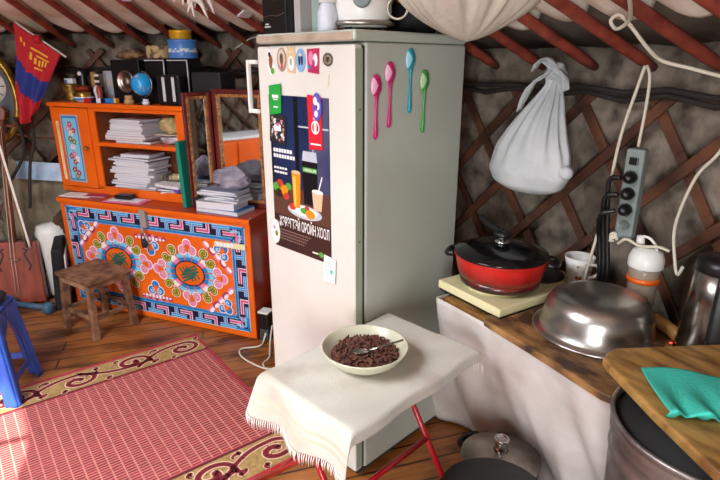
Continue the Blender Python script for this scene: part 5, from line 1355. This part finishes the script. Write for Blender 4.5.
# ------------------------------------------------------------------ horsehead fiddle and neighbours
ff = Fr((-2.10, 3.02, 0.01), 16)
fd = thing('horsehead_fiddle', 'red brown square bodied fiddle leaning at the far left', 'fiddle', ff.o, ff.a)
fd.rotation_euler = (R(-6), R(3), ff.a)
mb = MB(); mb.prism([(-.15, .012), (.16, .012), (.135, .395), (-.12, .395)], 0, .07, 0, lambda a, b, c: (a, c, b)); mb.build('sound_box', [M['fiddle']], fd, bevel=.008, seg=3)
mb = MB(); mb.prism([(-.155, .008), (.165, .008), (.14, .40), (-.125, .40)], .0705, .085, 0, lambda a, b, c: (a, c, b)); mb.build('back_board', [M['black']], fd, bevel=.004)
for s_ in (-1, 1):
    mb = MB(); P = Paint(mb, lambda x, y, L: (x, -.0008 - L * .0003, y))
    P.line([(.01 + s_ * .075, .22), (.01 + s_ * .085, .25), (.01 + s_ * .07, .285), (.01 + s_ * .055, .32), (.01 + s_ * .07, .345), (.01 + s_ * .052, .355)], .010, 0, 0); mb.flat = True
    mb.build('sound_hole', [M['black']], fd)
mb = MB(); mb.tube([(.01, .02, .35), (.01, .012, .7), (.012, .014, 1.05), (.012, .03, 1.12)], [.019, .017, .015, .018], 12); mb.build('neck', [M['woodmid']], fd)
mb = MB(); mb.prism([(-.02, 1.11), (.035, 1.11), (.045, 1.16), (.03, 1.19), (-.01, 1.175), (-.045, 1.15), (-.04, 1.13)], .008, .04, 0, lambda a, b, c: (a, c, b)); mb.build('horse_head', [M['woodmid']], fd, bevel=.008, seg=3)
for s_ in (-1, 1):
    mb = MB(); mb.tube([(.01 + s_ * .015, .028, 1.06 + s_ * .02), (.01 + s_ * .07, .028, 1.06 + s_ * .02)], [.006, .01], 8); mb.build('peg', [M['woodmid']], fd)
    mb = MB(); mb.tube([(.01 + s_ * .006, -.004, 1.08), (.01 + s_ * .009, -.03, .30), (.01 + s_ * .008, -.004, .06)], .0016, 5); mb.build('string', [M['cable']], fd)
mb = MB(); mb.box(-.02, .04, -.03, -.001, .285, .297); mb.build('bridge', [M['woodmid']], fd, bevel=.002)
bw2 = thing('fiddle_bow', 'slim bow with white horsehair hanging beside the fiddle neck', 'bow', ff.w(.075, .02, 0), ff.a)
mb = MB(); mb.tube(catmull([(.03, .0, .36), (.02, .0, .6), (-.0, .0, .85), (-.02, 0, 1.06), (-.015, .02, 1.12)], 5), .006, 8); mb.build('stick', [M['stoolwood']], bw2)
mb = MB(); mb.grid(lambda u, v: (.05 - .055 * v + .012 * (u - .5), -.006, .36 + .69 * v), 2, 12); mb.build('horsehair', [M['fringe']], bw2, solid=.003)
wk_ = lathe_thing('white_drum', 'white rounded tub behind the fiddle', 'tub', (-1.94, 3.25, .0), [(0, 0), (.07, 0), (.085, .02), (.095, .2), (.098, .42), (.085, .46), (0, .475)], M['white'])
o = MB(); o.box(-.03, .03, -.14, .14, 0, .40); tag(o.build('instrument_case', [M['blackmatte']], loc=(-1.865, 3.10, .003), rot=(R(4), R(5), R(24)), bevel=.015, seg=3), 'thin black case standing right of the fiddle', 'case')
o = MB(); o.box(-.004, .004, -.12, .12, 0, .36); tag(o.build('white_board', [M['whitepaper']], loc=(-1.82, 3.11, .002), rot=(R(4), R(4), R(24)), bevel=.002), 'thin white board standing against the black case', 'board')
blob('khaki_sack', [M['sack']], 'large khaki grey sack slumped against the left wall', 'sack', (0, 0, .40), (.30, .075, .44), 61, (-2.06, 3.39, 0), R(-8), .22, 4, n=64, zmin=.002)
blob('clear_bag', [mat('greenish clear plastic', '#9fb0a8', .3, col2='#6b7a76', ns=18, bump=.8, bs=26)], 'crumpled greenish plastic bag between the sack and the chest', 'plastic bag', (0, 0, .12), (.05, .05, .13), 71, (-1.83, 3.27, 0), 0, .3, 3, zmin=.002)
blob('brown_fur', [mat('brown hide', '#5d3f28', .95, col2='#2e1f15', ns=14, bump=.6, bs=40)], 'dark brown hide lump above the plastic bag by the chest corner', 'hide', (0, 0, .09), (.08, .07, .09), 73, (-1.86, 3.28, .36), 0, .25, 3)
o = MB(); o.box(-.18, .14, -.01, .01, 0, .11); tag(o.build('wrapped_packet', [mat('blue white packet', '#cdd6e4', .5, col2='#7fa8cc', ns=7)], loc=(-1.95, 3.28, .735), rot=(R(-14), R(2), R(-6)), bevel=.004), 'blue and white packet lying on top of the khaki sack', 'packet')
db = thing('blue_dumbbell', 'grey blue dumbbell on the floor in front of the fiddle', 'dumbbell', (-1.96, 2.95, .0), R(-14))
mb = MB(); mb.tube([(-.13, 0, .04), (.10, 0, .04)], .017, 14); mb.build('bar', [mat('grey blue iron', '#3f5f78', .5)], db)
for x in (-.15, .11):
    mb = MB(); mb.lathe([(0, -.025), (.028, -.024), (.037, -.012), (.037, .012), (.028, .024), (0, .025)], 24, T=Matrix.Translation((x, 0, .0385)) @ Matrix.Rotation(PI / 2, 4, 'Y')); mb.build('weight', [mat('grey blue iron', '#3f5f78', .5)], db)

# wall clock
ck = thing('wall_clock', 'oval gilt rimmed wall clock cut off by the left edge', 'clock', (-2.165, 3.27, 1.235), R(10))
mb = MB(); mb.lathe([(0, .0), (1.0, .0), (1.03, .02), (.98, .05), (.86, .055), (.85, .03), (0, .03)], 64, T=Matrix.Rotation(R(90), 4, 'X') @ Matrix.Diagonal((.165, .27, 1, 1))); mb.build('gilt_rim', [M['gold']], ck)
mb = MB(); mb.lathe([(0, .031), (.85, .031), (.85, .034), (0, .034)], 64, T=Matrix.Rotation(R(90), 4, 'X') @ Matrix.Diagonal((.165, .27, 1, 1))); mb.build('face_plate', [mat('slate face', '#565a62', .4)], ck)
mb = MB(); mb.lathe([(0, .035), (.105, .035), (.107, .038), (0, .038)], 48, T=Matrix.Translation((0, 0, .06)) @ Matrix.Rotation(R(90), 4, 'X')); dl = mb.build('dial', [M['white']], ck)
mb = MB(); P = Paint(mb, lambda x, y, L: (x, -.0385 - L * .0003, y + .06))
for k in range(12):
    a = k * PI / 6; P.line([(.08 * math.cos(a), .08 * math.sin(a)), (.098 * math.cos(a), .098 * math.sin(a))], .006, 0, 0)
P.disc(0, 0, .06, .06, 1, 0, 32); P.line([(0, 0), (.03, .05)], .005, 0, 1); P.line([(0, 0), (.06, -.02)], .004, 0, 1)
mb.flat = True; mb.build('hour_marks', [M['black'], M['pap1']], dl)
mb = MB(); rg = random.Random(2)
for k in range(14): 
    x, z = rg.uniform(-.06, .09), rg.uniform(-.17, -.075)
    mb.lathe([(0, -.008), (.012, -.005), (.014, 0), (.008, .006), (0, .008)], 8, (x, -.042, z))
mb.build('gilt_flower_spray', [M['gold']], ck)

# flag on its stick
fg = thing('small_flag', 'red and blue flag with yellow emblem hanging from a white stick', 'flag', (0, 0, 0))
st0, st1 = Vector((-1.90, 3.20, 1.635)), Vector((-1.66, 3.22, 1.455))
mb = MB(); mb.tube([st0, st1], .006, 8); mb.build('stick', [M['white']], fg)
mb = MB(); mb.lathe([(0, -.026), (.018, -.018), (.026, 0), (.018, .018), (0, .026)], 20, tuple(st0.lerp(st1, .48) + Vector((0, -.03, 0)))); mb.build('red_ball', [M['flagred']], fg)
mb = MB()
def fgf(u, v):      # u along the stick, v down
    top = st0.lerp(st1, u * .93)
    botz = 1.11 + .09 * u ** 2 - .0 * u
    bot = Vector((-1.965 + .135 * u, 3.17, botz - .03 * math.sin(PI * u)))
    p = top.lerp(bot, v)
    p.y += -.02 + .026 * math.sin(u * 13 + v * 2) * v
    p.x += .01 * math.sin(v * 7) * (1 - u)
    return p
def fgm(u, v): return 0 if v < .34 + .2 * u else (1 if v < .58 + .3 * u else 0)
mb.grid(fgf, 30, 36, fgm); fc = mb.build('flag_cloth', [M['flagred'], M['flagblue']], fg, solid=.002)
mb = MB()
for (u0, u1, v0, v1) in ((.38, .78, .13, .155), (.5, .84, .19, .21), (.36, .42, .19, .27), (.46, .52, .23, .3), (.56, .62, .24, .31), (.66, .72, .22, .3), (.76, .8, .22, .29), (.48, .74, .335, .355), (.12, .17, .10, .15), (.2, .24, .13, .17)):
    g = lambda u, v: fgf(u0 + (u1 - u0) * u, v0 + (v1 - v0) * v) + Vector((0, -.004, 0))
    mb.grid(g, 5, 4)
mb.flat = True; mb.build('yellow_emblem', [M['yellow']], fc)

# ropes on the left wall
for k, (pts) in enumerate(([(-2.02, 3.22, 1.12), (-1.98, 3.2, 1.0), (-2.0, 3.18, .88), (-2.08, 3.15, .75)], [(-1.93, 3.23, 1.1), (-1.92, 3.2, .98), (-1.95, 3.17, .85), (-1.97, 3.12, .6)], [(-1.62, 3.42, 1.1), (-1.8, 3.38, .99), (-2.0, 3.3, 1.0), (-2.2, 3.2, 1.08)])):
    mb = MB(); mb.tube(catmull(pts, 8), .009 if k < 2 else .006, 7); tag(mb.build('dark_strap', [M['rope'] if k < 2 else M['lattice']]), ['dark leather strap hanging left of the fiddle neck below the flag', 'dark leather strap hanging right of the fiddle neck below the flag', 'brown cord strung across the lattice under the flag'][k], 'strap')
cable('hoop_wire', [(-2.28, 3.04, .70), (-2.22, 3.03, .80), (-2.12, 3.03, .78), (-2.10, 3.03, .66), (-2.18, 3.03, .6), (-2.26, 3.03, .64)], .004, M['sack'], 'thin wire hoop lying on the front of the khaki sack', 'wire hoop')
